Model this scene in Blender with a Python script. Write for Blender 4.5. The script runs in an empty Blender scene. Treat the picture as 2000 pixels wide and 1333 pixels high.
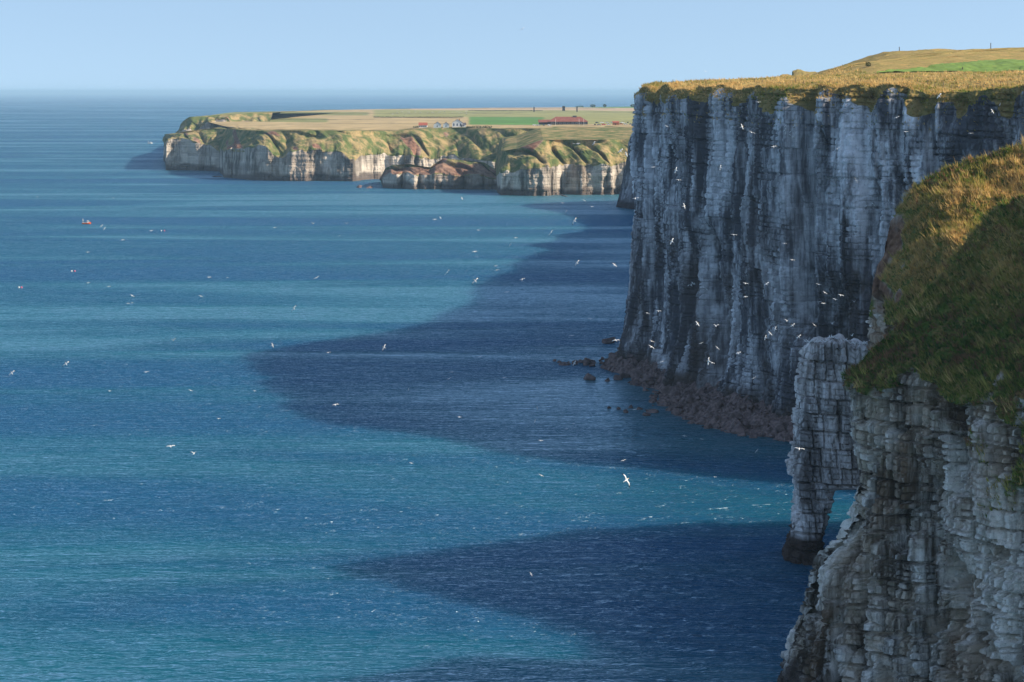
import bpy, math, random
import numpy as np
from mathutils import Vector, Matrix, Euler

# ------------------------------------------------------------------ camera, sky, sun, exposure
sc = bpy.context.scene
F = 4000.0          # focal length in photograph pixels (2000 wide)
HORIZON = 178.5     # eye level in the photograph
CAM_Z = 100.0
cam = bpy.data.cameras.new('camera')
cam.sensor_fit = 'HORIZONTAL'; cam.sensor_width = 36.0; cam.lens = 36.0 * F / 2000.0
cam.shift_y = -(666.5 - HORIZON) / 2000.0
cam.clip_start = 1.0; cam.clip_end = 800000.0
camo = bpy.data.objects.new('camera', cam); sc.collection.objects.link(camo)
camo.location = (0, 0, CAM_Z); camo.rotation_euler = (math.pi / 2, 0, 0)
sc.camera = camo

SUN = Vector((0.82, -0.13, 0.56)).normalized()      # towards the sun
elev = math.asin(SUN.z); azim = math.atan2(SUN.x, SUN.y)
world = bpy.data.worlds.new('World'); sc.world = world; world.use_nodes = True
wn = world.node_tree; wn.nodes.clear()
sky = wn.nodes.new('ShaderNodeTexSky'); sky.sky_type = 'NISHITA'; sky.sun_disc = False
sky.sun_elevation = elev; sky.sun_rotation = azim
sky.altitude = 1000; sky.air_density = 1.25; sky.dust_density = 1.4; sky.ozone_density = 0.9
bg = wn.nodes.new('ShaderNodeBackground'); bg.inputs['Strength'].default_value = 0.14
wo = wn.nodes.new('ShaderNodeOutputWorld')
wtc = wn.nodes.new('ShaderNodeTexCoord'); wva = wn.nodes.new('ShaderNodeVectorMath'); wva.operation = 'ADD'; wva.inputs[1].default_value = (0, 0, 0.20)
wvn = wn.nodes.new('ShaderNodeVectorMath'); wvn.operation = 'NORMALIZE'
wn.links.new(wtc.outputs['Generated'], wva.inputs[0]); wn.links.new(wva.outputs[0], wvn.inputs[0]); wn.links.new(wvn.outputs[0], sky.inputs[0])
wn.links.new(sky.outputs[0], bg.inputs[0]); wn.links.new(bg.outputs[0], wo.inputs[0])
sl = bpy.data.lights.new('sun', 'SUN'); sl.energy = 5.0; sl.angle = math.radians(0.9); sl.color = (1.0, 0.88, 0.71)
so = bpy.data.objects.new('sun', sl); sc.collection.objects.link(so)
so.rotation_euler = SUN.to_track_quat('Z', 'Y').to_euler(); so.location = (300, -100, 400)

vs = sc.view_settings
vs.view_transform = 'Standard'; vs.look = 'None'; vs.gamma = 1.0; vs.exposure = 0.45; vs.use_curve_mapping = False
sc.cycles.use_denoising = True
sc.cycles.max_bounces = 5; sc.cycles.volume_bounces = 0

rng = np.random.default_rng(7); random.seed(7)
def px(x, y, d):
    """photograph pixel at distance d -> world point"""
    return ((x - 1000.0) * d / F, d, CAM_Z - (y - HORIZON) * d / F)
def dsea(y, z=0.0): return F * (CAM_Z - z) / (y - HORIZON)

# ------------------------------------------------------------------ numpy noise
def _h(a, b, c, seed):
    a = a.astype(np.int64); b = b.astype(np.int64); c = c.astype(np.int64)
    n = (a * 374761393 + b * 668265263 + c * 2147483647 + seed * 1274126177) & 0xffffffff
    n = ((n ^ (n >> 13)) * 1274126177) & 0xffffffff
    n = ((n ^ (n >> 16)) * 2246822519) & 0xffffffff
    return ((n ^ (n >> 15)) & 0xffffff) / float(0xffffff)
def noise(x, y, z=0.0, seed=0):
    x, y, z = np.broadcast_arrays(np.asarray(x, float), np.asarray(y, float), np.asarray(z, float))
    xi, yi, zi = np.floor(x), np.floor(y), np.floor(z)
    fx, fy, fz = x - xi, y - yi, z - zi
    u, v, w = [t * t * t * (t * (t * 6 - 15) + 10) for t in (fx, fy, fz)]
    r = 0
    for i in (0, 1):
        for j in (0, 1):
            for k in (0, 1):
                r = r + _h(xi + i, yi + j, zi + k, seed) * (u if i else 1 - u) * (v if j else 1 - v) * (w if k else 1 - w)
    return r * 2 - 1
def noise2(x, y, seed=0):
    x, y = np.broadcast_arrays(np.asarray(x, float), np.asarray(y, float))
    xi, yi = np.floor(x), np.floor(y); fx, fy = x - xi, y - yi
    u, v = [t * t * t * (t * (t * 6 - 15) + 10) for t in (fx, fy)]
    z = np.zeros_like(xi); r = 0
    for i in (0, 1):
        for j in (0, 1):
            r = r + _h(xi + i, yi + j, z, seed) * (u if i else 1 - u) * (v if j else 1 - v)
    return r * 2 - 1
def fbm(x, y, octv=4, seed=0, gain=0.5):
    r = 0; a = 1.0; t = 0; f = 1.0
    for o in range(octv):
        r = r + a * noise2(x * f, y * f, seed + o * 17); t += a; a *= gain; f *= 2.03
    return r / t
def sstep(a, b, x):
    t = np.clip((x - a) / (b - a), 0, 1); return t * t * (3 - 2 * t)
def crack(e, w): return sstep(1.5 * w, 0.45 * w, e)
def blocks(s, z, bed, length, seed, wob=0.35):
    """bedded, jointed rock: random value per block and distance to the nearest joint"""
    zz = z / bed + wob * noise2(z / bed * 0.7, s * 0.004, seed) + 0.25 * noise2(s / (bed * 14), z * 0.01, seed + 3)
    k = np.floor(zz); fz = zz - k
    hk = _h(k, k * 0, k * 0, seed + 5)
    ss = s / (length * (0.6 + 0.9 * hk)) + hk * 37.0 + 0.3 * noise2(s / length, z / bed * 0.5, seed + 9)
    b = np.floor(ss); fs = ss - b
    r = _h(k, b, k * 0, seed + 11)
    ez = np.minimum(fz, 1 - fz) * bed; es = np.minimum(fs, 1 - fs) * length
    return r, ez, es, hk

# ------------------------------------------------------------------ mesh helpers
COL = sc.collection
def finish(o, label=None, cat=None, group=None, kind=None, parent=None):
    if label: o['label'] = label
    if cat: o['category'] = cat
    if group: o['group'] = group
    if kind: o['kind'] = kind
    if parent is not None: o.parent = parent
    COL.objects.link(o); return o
def raw_mesh(name, V, faces_flat, nper, mats, attr=None, smooth=False, midx=None):
    me = bpy.data.meshes.new(name)
    V = np.asarray(V, np.float32).reshape(-1, 3); fl = np.asarray(faces_flat, np.int32).ravel()
    nf = len(fl) // nper
    me.vertices.add(len(V)); me.vertices.foreach_set('co', V.ravel())
    me.loops.add(len(fl)); me.loops.foreach_set('vertex_index', fl)
    me.polygons.add(nf)
    me.polygons.foreach_set('loop_start', np.arange(0, nf * nper, nper, dtype=np.int32))
    me.polygons.foreach_set('use_smooth', np.full(nf, smooth))
    for m in (mats if isinstance(mats, (list, tuple)) else [mats]): me.materials.append(m)
    if midx is not None: me.polygons.foreach_set('material_index', np.asarray(midx, np.int32))
    if attr:
        for nm, A in attr.items():
            at = me.attributes.new(nm, 'FLOAT_COLOR', 'POINT'); at.data.foreach_set('color', np.asarray(A, np.float32).ravel())
    me.update(); return me
def grid_faces(nu, nv, flip=False, closed_u=False):
    i = np.arange(nu if closed_u else nu - 1)[:, None]; j = np.arange(nv - 1)[None, :]
    i2 = (i + 1) % nu
    a = i * nv + j; b = i2 * nv + j; c = i2 * nv + j + 1; d = i * nv + j + 1
    q = np.stack([a + 0 * j, b + 0 * j, c, d], -1).reshape(-1, 4)
    return q[:, ::-1] if flip else q
def grid_obj(name, P, mat, mask=None, smooth=False, flip=False, **kw):
    nu, nv = P.shape[:2]
    me = raw_mesh(name, P.reshape(-1, 3), grid_faces(nu, nv, flip), 4, mat, {'mask': mask.reshape(-1, 4)} if mask is not None else None, smooth)
    return finish(bpy.data.objects.new(name, me), **kw)
class MB:
    """collects simple solids into one small mesh"""
    def __init__(s): s.v = []; s.f = []; s.m = []
    def add(s, vs_, fs, m=0):
        o = len(s.v); s.v += [tuple(v) for v in vs_]; s.f += [tuple(i + o for i in f) for f in fs]; s.m += [m] * len(fs); return s
    def box(s, x0, x1, y0, y1, z0, z1, m=0):
        return s.add([(x0,y0,z0),(x1,y0,z0),(x1,y1,z0),(x0,y1,z0),(x0,y0,z1),(x1,y0,z1),(x1,y1,z1),(x0,y1,z1)],
                     [(0,3,2,1),(4,5,6,7),(0,1,5,4),(1,2,6,5),(2,3,7,6),(3,0,4,7)], m)
    def prism(s, poly, t0, t1, axis='y', m=0):
        n = len(poly)
        def pt(p, t): return {'y': (p[0], t, p[1]), 'x': (t, p[0], p[1]), 'z': (p[0], p[1], t)}[axis]
        vs_ = [pt(p, t0) for p in poly] + [pt(p, t1) for p in poly]
        fs = [tuple(range(n)), tuple(range(2 * n - 1, n - 1, -1))] + [(i, i + n, (i + 1) % n + n, (i + 1) % n) for i in range(n)]
        return s.add(vs_, fs, m)
    def loft(s, rings, m=0):
        n = len(rings[0]); vs_ = [p for r in rings for p in r]
        fs = [(k*n+i, k*n+(i+1)%n, (k+1)*n+(i+1)%n, (k+1)*n+i) for k in range(len(rings)-1) for i in range(n)]
        fs += [tuple(range(n-1, -1, -1)), tuple(range((len(rings)-1)*n, len(rings)*n))]
        return s.add(vs_, fs, m)
    def mesh(s, name, mats, smooth=False):
        me = bpy.data.meshes.new(name); me.from_pydata(s.v, [], s.f)
        for m in (mats if isinstance(mats, (list, tuple)) else [mats]): me.materials.append(m)
        me.polygons.foreach_set('material_index', s.m); me.polygons.foreach_set('use_smooth', [smooth] * len(s.f))
        me.update(); return me
def obj(name, me, parent=None, loc=(0,0,0), rot=(0,0,0), scale=1.0, **kw):
    o = bpy.data.objects.new(name, me); o.location = loc; o.rotation_euler = rot
    o.scale = (scale,) * 3 if isinstance(scale, (int, float)) else scale
    return finish(o, parent=parent, **kw)

# ------------------------------------------------------------------ materials
class NT:
    def __init__(s, name):
        s.m = bpy.data.materials.new(name); s.m.use_nodes = True; s.t = s.m.node_tree; s.t.nodes.clear()
        s.out = s.n('ShaderNodeOutputMaterial')
    def n(s, t, **kw):
        nd = s.t.nodes.new(t)
        for k, v in kw.items(): setattr(nd, k, v)
        return nd
    def l(s, a, b): s.t.links.new(a, b)
    def val(s, sock, v):
        if hasattr(v, 'links'): s.l(v, sock)
        else: sock.default_value = v
    def coord(s, scale=(1,1,1), rot=(0,0,0)):
        if not hasattr(s, 'tc'): s.tc = s.n('ShaderNodeTexCoord')
        mp = s.n('ShaderNodeMapping'); mp.inputs['Scale'].default_value = scale; mp.inputs['Rotation'].default_value = rot
        s.l(s.tc.outputs['Object'], mp.inputs[0]); return mp.outputs[0]
    def noise(s, scale=(1,1,1), detail=4.0, rough=0.55, dist=0.0, rot=(0,0,0)):
        nz = s.n('ShaderNodeTexNoise'); s.l(s.coord(scale, rot), nz.inputs['Vector'])
        nz.inputs['Scale'].default_value = 1.0; nz.inputs['Detail'].default_value = detail
        nz.inputs['Roughness'].default_value = rough; nz.inputs['Distortion'].default_value = dist
        return nz.outputs['Fac']
    def ramp(s, fac, a, b, va=0.0, vb=1.0):
        r = s.n('ShaderNodeMapRange'); r.interpolation_type = 'SMOOTHSTEP'
        s.val(r.inputs[0], fac); r.inputs[1].default_value = a; r.inputs[2].default_value = b
        r.inputs[3].default_value = va; r.inputs[4].default_value = vb; return r.outputs[0]
    def math(s, op, a, b=0.0):
        r = s.n('ShaderNodeMath', operation=op); s.val(r.inputs[0], a); s.val(r.inputs[1], b); return r.outputs[0]
    def mix(s, f, a, b):
        r = s.n('ShaderNodeMix', data_type='RGBA'); s.val(r.inputs[0], f)
        for i, v in ((6, a), (7, b)):
            if hasattr(v, 'links'): s.l(v, r.inputs[i])
            else: r.inputs[i].default_value = (*v, 1.0)
        return r.outputs[2]
    def mask(s, nm='mask'):
        a = s.n('ShaderNodeAttribute'); a.attribute_name = nm
        sp = s.n('ShaderNodeSeparateColor'); s.l(a.outputs['Color'], sp.inputs[0])
        return sp.outputs[0], sp.outputs[1], sp.outputs[2], a.outputs['Alpha'], a.outputs['Color']
    def bump(s, h, dist=1.0, strength=1.0, normal=None):
        b = s.n('ShaderNodeBump'); b.inputs['Strength'].default_value = strength; b.inputs['Distance'].default_value = dist
        s.l(h, b.inputs['Height'])
        if normal is not None: s.l(normal, b.inputs['Normal'])
        return b.outputs[0]
    def bsdf(s, col, rough=0.9, spec=0.2, normal=None, **kw):
        p = s.n('ShaderNodeBsdfPrincipled')
        s.val(p.inputs['Base Color'], col if hasattr(col, 'links') else (*col, 1.0))
        s.val(p.inputs['Roughness'], rough); p.inputs['Specular IOR Level'].default_value = spec
        for k, v in kw.items(): s.val(p.inputs[k], v)
        if normal is not None: s.l(normal, p.inputs['Normal'])
        s.l(p.outputs[0], s.out.inputs['Surface']); return p

def plain(name, col, rough=0.8, var=0.25, sc_=2.0, spec=0.25):
    t = NT(name); nz = t.noise((sc_,) * 3, 3)
    return t.bsdf(t.mix(t.ramp(nz, 0.3, 0.7), tuple(c * (1 - var) for c in col), tuple(min(1, c * (1 + var)) for c in col)), rough, spec) and t.m

def rock_material(name, white, grey, dark, k=1.0, warm=(0.34, 0.24, 0.15), warm_amt=0.35, lichen=0.0, stain=0.5, tide_shade_col=(0.06, 0.045, 0.038),
                  grass_cols=((0.34, 0.23, 0.085), (0.10, 0.14, 0.026), (0.05, 0.065, 0.018)), bumpd=0.25):
    """mask: R vegetation, G soil, B tone of the block, A tidal band, dark patches and painted shade"""
    t = NT(name); g, soil, tone, tide_shade, _ = t.mask()
    streak = t.noise((0.9 / k, 0.9 / k, 0.07 / k), 5, 0.6)
    patch = t.noise((0.09 / k, 0.09 / k, 0.035 / k), 5, 0.65, 0.6)
    fine = t.noise((2.6 / k, 2.6 / k, 3.4 / k), 5, 0.7)
    big = t.noise((0.03 / k, 0.03 / k, 0.02 / k), 3, 0.5)
    base = t.mix(t.ramp(tone, 0.1, 0.75), grey, white)
    s1 = t.math('ADD', t.math('MULTIPLY', patch, 0.74), t.math('MULTIPLY', streak, 0.36))
    base = t.mix(t.ramp(s1, 0.46 + 0.12 * (0.5 - stain), 0.66 + 0.12 * (0.5 - stain)), base, dark)
    base = t.mix(t.math('MULTIPLY', t.ramp(fine, 0.50, 0.72), 0.45), base, dark)
    base = t.mix(t.math('MULTIPLY', t.ramp(big, 0.45, 0.7), warm_amt), base, warm)
    if lichen: base = t.mix(t.math('MULTIPLY', t.ramp(t.noise((0.35 / k,) * 3, 4, 0.65), 0.52, 0.68), lichen), base, (0.085, 0.085, 0.026))
    base = t.mix(tide_shade, base, t.mix(t.ramp(fine, 0.3, 0.7), tide_shade_col, tuple(c * 2 for c in tide_shade_col)))
    redsoil = t.mix(t.ramp(t.noise((0.5 / k,) * 3, 4), 0.3, 0.7), (0.13, 0.058, 0.036), (0.34, 0.19, 0.12))
    base = t.mix(soil, base, redsoil)
    gn = t.noise((0.22 / k, 0.22 / k, 0.22 / k), 5, 0.65, 0.4); gf = t.noise((1.6 / k,) * 3, 4, 0.7)
    gc = t.mix(t.ramp(gn, 0.36, 0.6), grass_cols[0], grass_cols[1])
    gc = t.mix(t.ramp(gf, 0.5, 0.75), gc, grass_cols[2])
    base = t.mix(t.ramp(g, 0.35, 0.65), base, gc)
    hgt = t.math('ADD', t.math('MULTIPLY', fine, 0.7), t.math('MULTIPLY', t.noise((6.0 / k, 6.0 / k, 9.0 / k), 3, 0.7), 0.4))
    t.bsdf(base, 0.95, 0.1, t.bump(hgt, bumpd * k, 1.0)); return t.m

M = {}
M['chalk_great'] = rock_material('weathered_chalk', (0.86, 0.86, 0.87), (0.54, 0.54, 0.56), (0.095, 0.094, 0.105), 1.5, (0.16, 0.12, 0.10), 0.25, 0.0, 0.78, grass_cols=((0.36, 0.25, 0.095), (0.27, 0.215, 0.075), (0.11, 0.115, 0.03)))
M['chalk_near'] = rock_material('bedded_chalk', (0.92, 0.87, 0.79), (0.60, 0.50, 0.39), (0.075, 0.055, 0.04), 0.75, (0.42, 0.26, 0.15), 0.5, 0.35, 0.46, bumpd=0.35)
M['chalk_arch'] = rock_material('arch_chalk', (0.84, 0.80, 0.77), (0.60, 0.56, 0.53), (0.19, 0.17, 0.16), 0.6, (0.30, 0.22, 0.17), 0.4, 0.0, 0.38, tide_shade_col=(0.05, 0.034, 0.028))
M['chalk_far'] = rock_material('far_chalk', (0.66, 0.57, 0.46), (0.38, 0.32, 0.26), (0.12, 0.10, 0.08), 3.0, (0.34, 0.22, 0.13), 0.35, 0.0, 0.42,
                               grass_cols=((0.40, 0.285, 0.135), (0.105, 0.135, 0.042), (0.055, 0.075, 0.026)))
M['boulder'] = plain('boulder_rock', (0.175, 0.12, 0.105), 0.9, 0.5, 0.9)
M['wet_rock'] = plain('wet_reef_rock', (0.10, 0.075, 0.05), 0.7, 0.5, 0.5)

# grass blades: colour comes from a per-tuft attribute
t = NT('grass_blades'); _, _, _, _, gcol = t.mask('tint')
gb = t.bsdf(gcol, 0.75, 0.15)
tr = t.n('ShaderNodeBsdfTranslucent'); t.l(gcol, tr.inputs[0])
ms = t.n('ShaderNodeMixShader'); ms.inputs[0].default_value = 0.42
t.l(gb.outputs[0], ms.inputs[1]); t.l(tr.outputs[0], ms.inputs[2]); t.l(ms.outputs[0], t.out.inputs['Surface'])
M['blades'] = t.m

# sea water
t = NT('sea_water')
def ridge(f): return t.math('SUBTRACT', 1.0, t.math('ABSOLUTE', t.math('SUBTRACT', t.math('MULTIPLY', f, 2.0), 1.0)))
w1 = ridge(t.noise((0.035, 0.12, 1), 2, 0.5, 0.6, rot=(0, 0, 0.10)))
w2 = ridge(t.noise((0.10, 0.36, 1), 3, 0.6, 0.5, rot=(0, 0, -0.14)))
w4 = t.noise((0.28, 1.0, 1), 2, 0.6, 0.3, rot=(0, 0, 0.2))
w3 = t.noise((0.012, 0.035, 1), 2, 0.5, 0.4, rot=(0, 0, 0.05))
gust = t.noise((0.0020, 0.0085, 1), 4, 0.55, 0.8, rot=(0, 0, 0.06))
gust2 = t.noise((0.0006, 0.0030, 1), 3, 0.5, 0.6, rot=(0, 0, 0.04))
gs = t.math('ADD', t.math('MULTIPLY', gust, 0.6), t.math('MULTIPLY', gust2, 0.4))
amp = t.ramp(gs, 0.42, 0.58, 0.30, 1.35)
h = t.math('ADD', t.math('MULTIPLY', w1, 3.2), t.math('MULTIPLY', w2, 3.2))
h = t.math('ADD', h, t.math('MULTIPLY', w4, 0.6))
h = t.math('MULTIPLY', h, amp)
h = t.math('ADD', h, t.math('MULTIPLY', w3, 2.0))
wc = t.mix(t.ramp(gs, 0.40, 0.60), (0.002, 0.112, 0.140), (0.004, 0.086, 0.188))
foamn = t.noise((0.22, 0.8, 1), 2, 0.5); foamm = t.noise((0.012, 0.02, 1), 3, 0.6)
foam = t.math('MULTIPLY', t.ramp(foamn, 0.81, 0.83), t.ramp(foamm, 0.52, 0.62))
wc = t.mix(foam, wc, (0.7, 0.72, 0.74))
sepc = t.n('ShaderNodeSeparateXYZ'); t.l(t.tc.outputs['Object'], sepc.inputs[0])
rgh = t.ramp(sepc.outputs[1], 500.0, 1700.0, 0.29, 0.37)          # choppier farther offshore
nrm = t.bump(h, 1.0, 1.0)
dif = t.n('ShaderNodeSubsurfaceScattering'); dif.falloff = 'BURLEY'; t.l(wc, dif.inputs['Color']); t.l(nrm, dif.inputs['Normal'])   # light spreads sideways in the turbid water
dif.inputs['Scale'].default_value = 1.0; dif.inputs['Radius'].default_value = (6.0, 22.0, 16.0)
glo = t.n('ShaderNodeBsdfGlossy'); glo.inputs['Color'].default_value = (0.68, 0.85, 1.0, 1); t.l(rgh, glo.inputs['Roughness']); t.l(nrm, glo.inputs['Normal'])
fre = t.n('ShaderNodeFresnel'); fre.inputs['IOR'].default_value = 1.5; t.l(nrm, fre.inputs['Normal'])
mxs = t.n('ShaderNodeMixShader'); t.l(t.math('MULTIPLY', fre.outputs[0], t.math('SUBTRACT', 1.0, foam)), mxs.inputs[0])
t.l(dif.outputs[0], mxs.inputs[1]); t.l(glo.outputs[0], mxs.inputs[2]); t.l(mxs.outputs[0], t.out.inputs['Surface'])
M['sea'] = t.m

# ------------------------------------------------------------------ the sea
S = 250000.0
obj('sea', raw_mesh('sea', [(-S, -3000, 0), (S, -3000, 0), (S, S, 0), (-S, S, 0)], [0, 1, 2, 3], 4, M['sea']), kind='structure',
    label='blue green sea with wind streaks reaching to the hazy horizon')

# ------------------------------------------------------------------ the tall cliff
def resample(pts, n, dens=None):
    """smooth curve through plan points -> n samples"""
    pts = np.asarray(pts, float)
    for _ in range(3):
        q = np.empty((len(pts) * 2 - 2, 2)); q[0::2] = 0.75 * pts[:-1] + 0.25 * pts[1:]; q[1::2] = 0.25 * pts[:-1] + 0.75 * pts[1:]
        pts = np.vstack([pts[:1], q, pts[-1:]])
    L = np.r_[0, np.cumsum(np.hypot(*np.diff(pts, axis=0).T))]
    if dens is None: s = np.linspace(0, L[-1], n)
    else:
        g = np.linspace(0, L[-1], 4000); w = dens(np.interp(g, L, pts[:, 0]), np.interp(g, L, pts[:, 1])); c = np.r_[0, np.cumsum(w)[:-1]]; c /= c[-1]
        s = np.interp(np.linspace(0, 1, n), c, g)
    X = np.interp(s, L, pts[:, 0]); Y = np.interp(s, L, pts[:, 1])
    return s, X, Y

GC = [(175, 1400), (168, 1250), (156, 1130), (132, 1000), (104, 860), (74, 800), (52, 775), (44, 755), (46, 732), (54, 702), (63, 668), (71, 636),
      (77, 612), (84, 597), (96, 587), (110, 575), (138, 547), (172, 520), (208, 500), (236, 478), (238, 455), (225, 445)]
INL = np.array([0.75, 0.66]); INL /= np.hypot(*INL)
def plateau_z(X, Y, D):
    z = 101.2 + 6.0 * (1 - np.exp(-D / 75.0)) + 0.6 * fbm(X / 23.0, Y / 23.0, 3, 41) * sstep(0, 12, D)
    left = sstep(140, 172, X - (Y - 900) * 0.13)
    z = z + 6.0 * left * sstep(830, 930, Y) * (0.85 + 0.25 * noise2(X / 60.0, Y / 60.0, 44))
    z = z + 5.5 * sstep(118, 146, X) * sstep(745, 850, Y) + 1.5 * sstep(132, 150, X - (Y - 900) * 0.13) * sstep(860, 930, Y)
    return z
TOPD = np.r_[np.linspace(0.3, 12, 26), np.geomspace(13, 520, 74)]
def great_cliff():
    n = 950
    s, X, Y = resample(GC, n, lambda x, y: np.where((y < 790) & (x < 150), 1.0, 0.12))
    tx, ty = np.gradient(X, s), np.gradient(Y, s)
    k = np.ones(41) / 41.0
    tx = np.convolve(np.pad(tx, 20, 'edge'), k, 'valid'); ty = np.convolve(np.pad(ty, 20, 'edge'), k, 'valid')
    ln = np.hypot(tx, ty); nx, ny = ty / ln, -tx / ln           # outward (seaward) side
    # profile: face rows then inland rows
    nz = 350
    zt = 101.0 + 1.5 * noise2(s / 15.0, s * 0, 31) + 0.8 * noise2(s / 5.0, s * 0, 32) + sstep(790, 850, Y) * (7 * noise2(s / 45.0, s * 0, 29) - 3)
    v = np.linspace(0, 1, nz)
    S2 = s[:, None] + 0 * v[None, :]
    Z = -2.0 + (zt[:, None] + 2.0) * v[None, :]
    # relief
    warp = 3.0 * noise2(Z / 30.0, S2 / 60.0, 3)
    sw = S2 + warp
    d = 5.5 * fbm(sw / 34.0, Z / 260.0, 2, 1)
    d += 9.0 * sstep(780, 830, Y)[:, None] * fbm(sw / 42.0, Z / 400.0, 2, 2)
    rid = np.abs(noise2(sw / 11.0, Z / 140.0, 5)); d -= 3.6 * np.exp(-(rid / 0.13) ** 2) * (0.4 + 0.6 * sstep(-0.3, 0.4, noise2(sw / 15.0, Z / 35.0, 6)))
    rid2 = np.abs(noise2(sw / 4.2, Z / 60.0, 7)); d -= 1.0 * np.exp(-(rid2 / 0.16) ** 2)
    d += 1.5 * fbm(sw / 7.0, Z / 45.0, 3, 8)
    r, ez, es, hk = blocks(S2, Z + 0.02 * S2, 7.5, 4.5, 12); d += 1.3 * (r - 0.5) + 0.2 * (hk - 0.5)
    big = crack(ez, 0.30); d -= (0.9 * big + 0.5 * crack(es, 0.25)) * sstep(-0.3, 0.3, noise2(S2 / 16.0, Z / 10.0, 52))
    r2, ez2, es2, hk2 = blocks(S2, Z + 0.02 * S2, 1.75, 1.7, 21)
    fissure = np.maximum(crack(ez2, 0.22), 0.8 * crack(es2, 0.2))
    d += 0.5 * (r2 - 0.5) + 0.05 * (hk2 - 0.5) - 0.8 * fissure * (0.15 + 0.85 * sstep(-0.15, 0.35, noise2(S2 / 6.0, Z / 5.0, 53)))
    d += 0.25 * noise2(S2 / 0.8, Z / 0.8, 25)
    # named gullies: centre along the face by plan position, width, depth, z range, lean
    def s_at(xp, yp): return s[np.argmin((X - xp) ** 2 + (Y - yp) ** 2)]
    for (gx, gy, wd, dp, z0, z1, lean) in [(56, 694, 3.0, 6.0, 25, 100, 0.05), (64.5, 664, 4.0, 8.0, 8, 52, -0.22), (70.5, 640, 2.2, 4.5, 60, 102, 0.0),
                                           (83, 599, 3.5, 9.0, 30, 102, 0.02), (88.5, 594, 2.0, 4.0, 20, 85, 0.05), (101, 583, 2.4, 3.0, 40, 70, 0.2),
                                           (47, 726, 2.0, 3.5, 5, 70, 0.0), (120, 566, 5.0, 3.0, 55, 82, 0.1), (92, 590, 8, 6, -2, 40, 0.0)]:
        c = s_at(gx, gy) + lean * (Z - 60)
        d -= dp * np.exp(-((S2 - c) / wd) ** 2) * sstep(z0 - 6, z0 + 6, Z) * (1 - sstep(z1 - 3, z1 + 8, Z))
    d += 5.0 * (1 - sstep(0, 32, Z)) ** 2 * (0.6 + 0.6 * noise2(S2 / 9.0, Z / 50.0, 33))                      # flared foot
    d += 3.0 * np.exp(-((Y - 745) / 18.0) ** 2)[:, None] * (1 - sstep(20, 60, Z))
    # vegetated lip
    lip = zt[:, None] - Z
    hang = 3.1 + 2.2 * noise2(S2 / 6.0, S2 * 0, 35) + 1.2 * noise2(S2 / 1.8, Z / 2.0, 36)
    bite = 0 * S2
    for (gx, gy, wd, dp) in [(57, 692, 3.0, 4.0), (63, 668, 2.2, 3.0), (71, 636, 3.5, 6.5), (77, 612, 3.0, 4.0), (84, 597, 3.2, 5.5), (99, 584, 5.0, 5.0), (112, 573, 3.0, 4.5), (121, 564, 3.5, 6.5), (131, 554, 3.0, 4.5)]:
        bite = bite + dp * np.exp(-((S2 - s_at(gx, gy) + 0.8 * noise2(Z / 3.0, S2 / 3.0, 51)) / wd) ** 2)
    hang = hang + 0.8 * bite
    veg = sstep(0.8, -0.8, lip - hang)
    d = d - bite * sstep(13, 0, lip) ** 1.2
    d = d * (1 - 0.55 * sstep(3.5, 0, lip)) - 2.6 * sstep(4.5, 0, lip) ** 1.5 + 0.5 * veg * noise2(S2 / 1.2, Z / 1.0, 37)
    PX = X[:, None] + nx[:, None] * d; PY = Y[:, None] + ny[:, None] * d
    # inland rows
    D = TOPD
    E = PX[:, -1:], PY[:, -1:]
    IX = E[0] + INL[0] * D; IY = E[1] + INL[1] * D
    IZ = plateau_z(IX, IY, D[None, :]); IZ = Z[:, -1:] + (IZ - 101.2) + (101.2 - Z[:, -1:]) * sstep(0, 30, D)[None, :]
    IZ += 0.35 * fbm(IX / 2.2, IY / 2.2, 3, 45) + 0.5 * noise2(IX / 6.0, IY / 6.0, 46)
    P = np.stack([np.hstack([PX, IX]), np.hstack([PY, IY]), np.hstack([Z, IZ])], -1)
    m = np.zeros(P.shape[:2] + (4,))
    m[:, :nz, 0] = veg; m[:, nz:, 0] = 1
    m[:, :nz, 2] = 0.55 * r2 + 0.3 * r + 0.25 * (0.5 + 0.5 * noise2(S2 / 14.0, Z / 25.0, 38)) + 0.25 * sstep(88, 100, X)[:, None]
    m[:, :nz, 3] = sstep(11, 3, Z + 3 * noise2(S2 / 6.0, Z / 6.0, 39))
    # darker patches low on the face, strongest at the leaning gully and the hollow
    c1 = s_at(62, 672) - 0.30 * (Z - 40); wob = 4 * fbm(S2 / 7.0, Z / 12.0, 3, 47)
    dark_patch = np.exp(-((S2 - c1 + wob) / 10.0) ** 2) * sstep(54, 40, Z + wob)
    c2 = s_at(96, 587); dark_patch = np.maximum(dark_patch, np.exp(-((S2 - c2 + wob) / 13.0) ** 4) * sstep(50, 44, Z + wob) * sstep(8, 16, Z))
    dark_patch = np.maximum(dark_patch, 0.75 * sstep(-0.1, 0.35, fbm(S2 / 10.0, Z / 26.0, 4, 48)) * sstep(80, 30, Z))
    dark_patch = dark_patch * (0.6 + 0.5 * fbm(S2 / 2.0, Z / 4.0, 3, 49))
    m[:, :nz, 3] = np.maximum(m[:, :nz, 3], np.clip(dark_patch, 0, 0.85))
    # cultivated strip on the plateau: soil channel 0; handled by a separate sheet
    o = grid_obj('tall_chalk_cliff', P, M['chalk_great'], m, kind='structure', label='tall dark chalk cliff with vertical cracks and a tan grassy top')
    return o, P[:, :nz], P[:, nz:], s, X, Y, nx, ny
CL, CLF, CLT, cs, cX, cY, cnx, cny = great_cliff()

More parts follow.
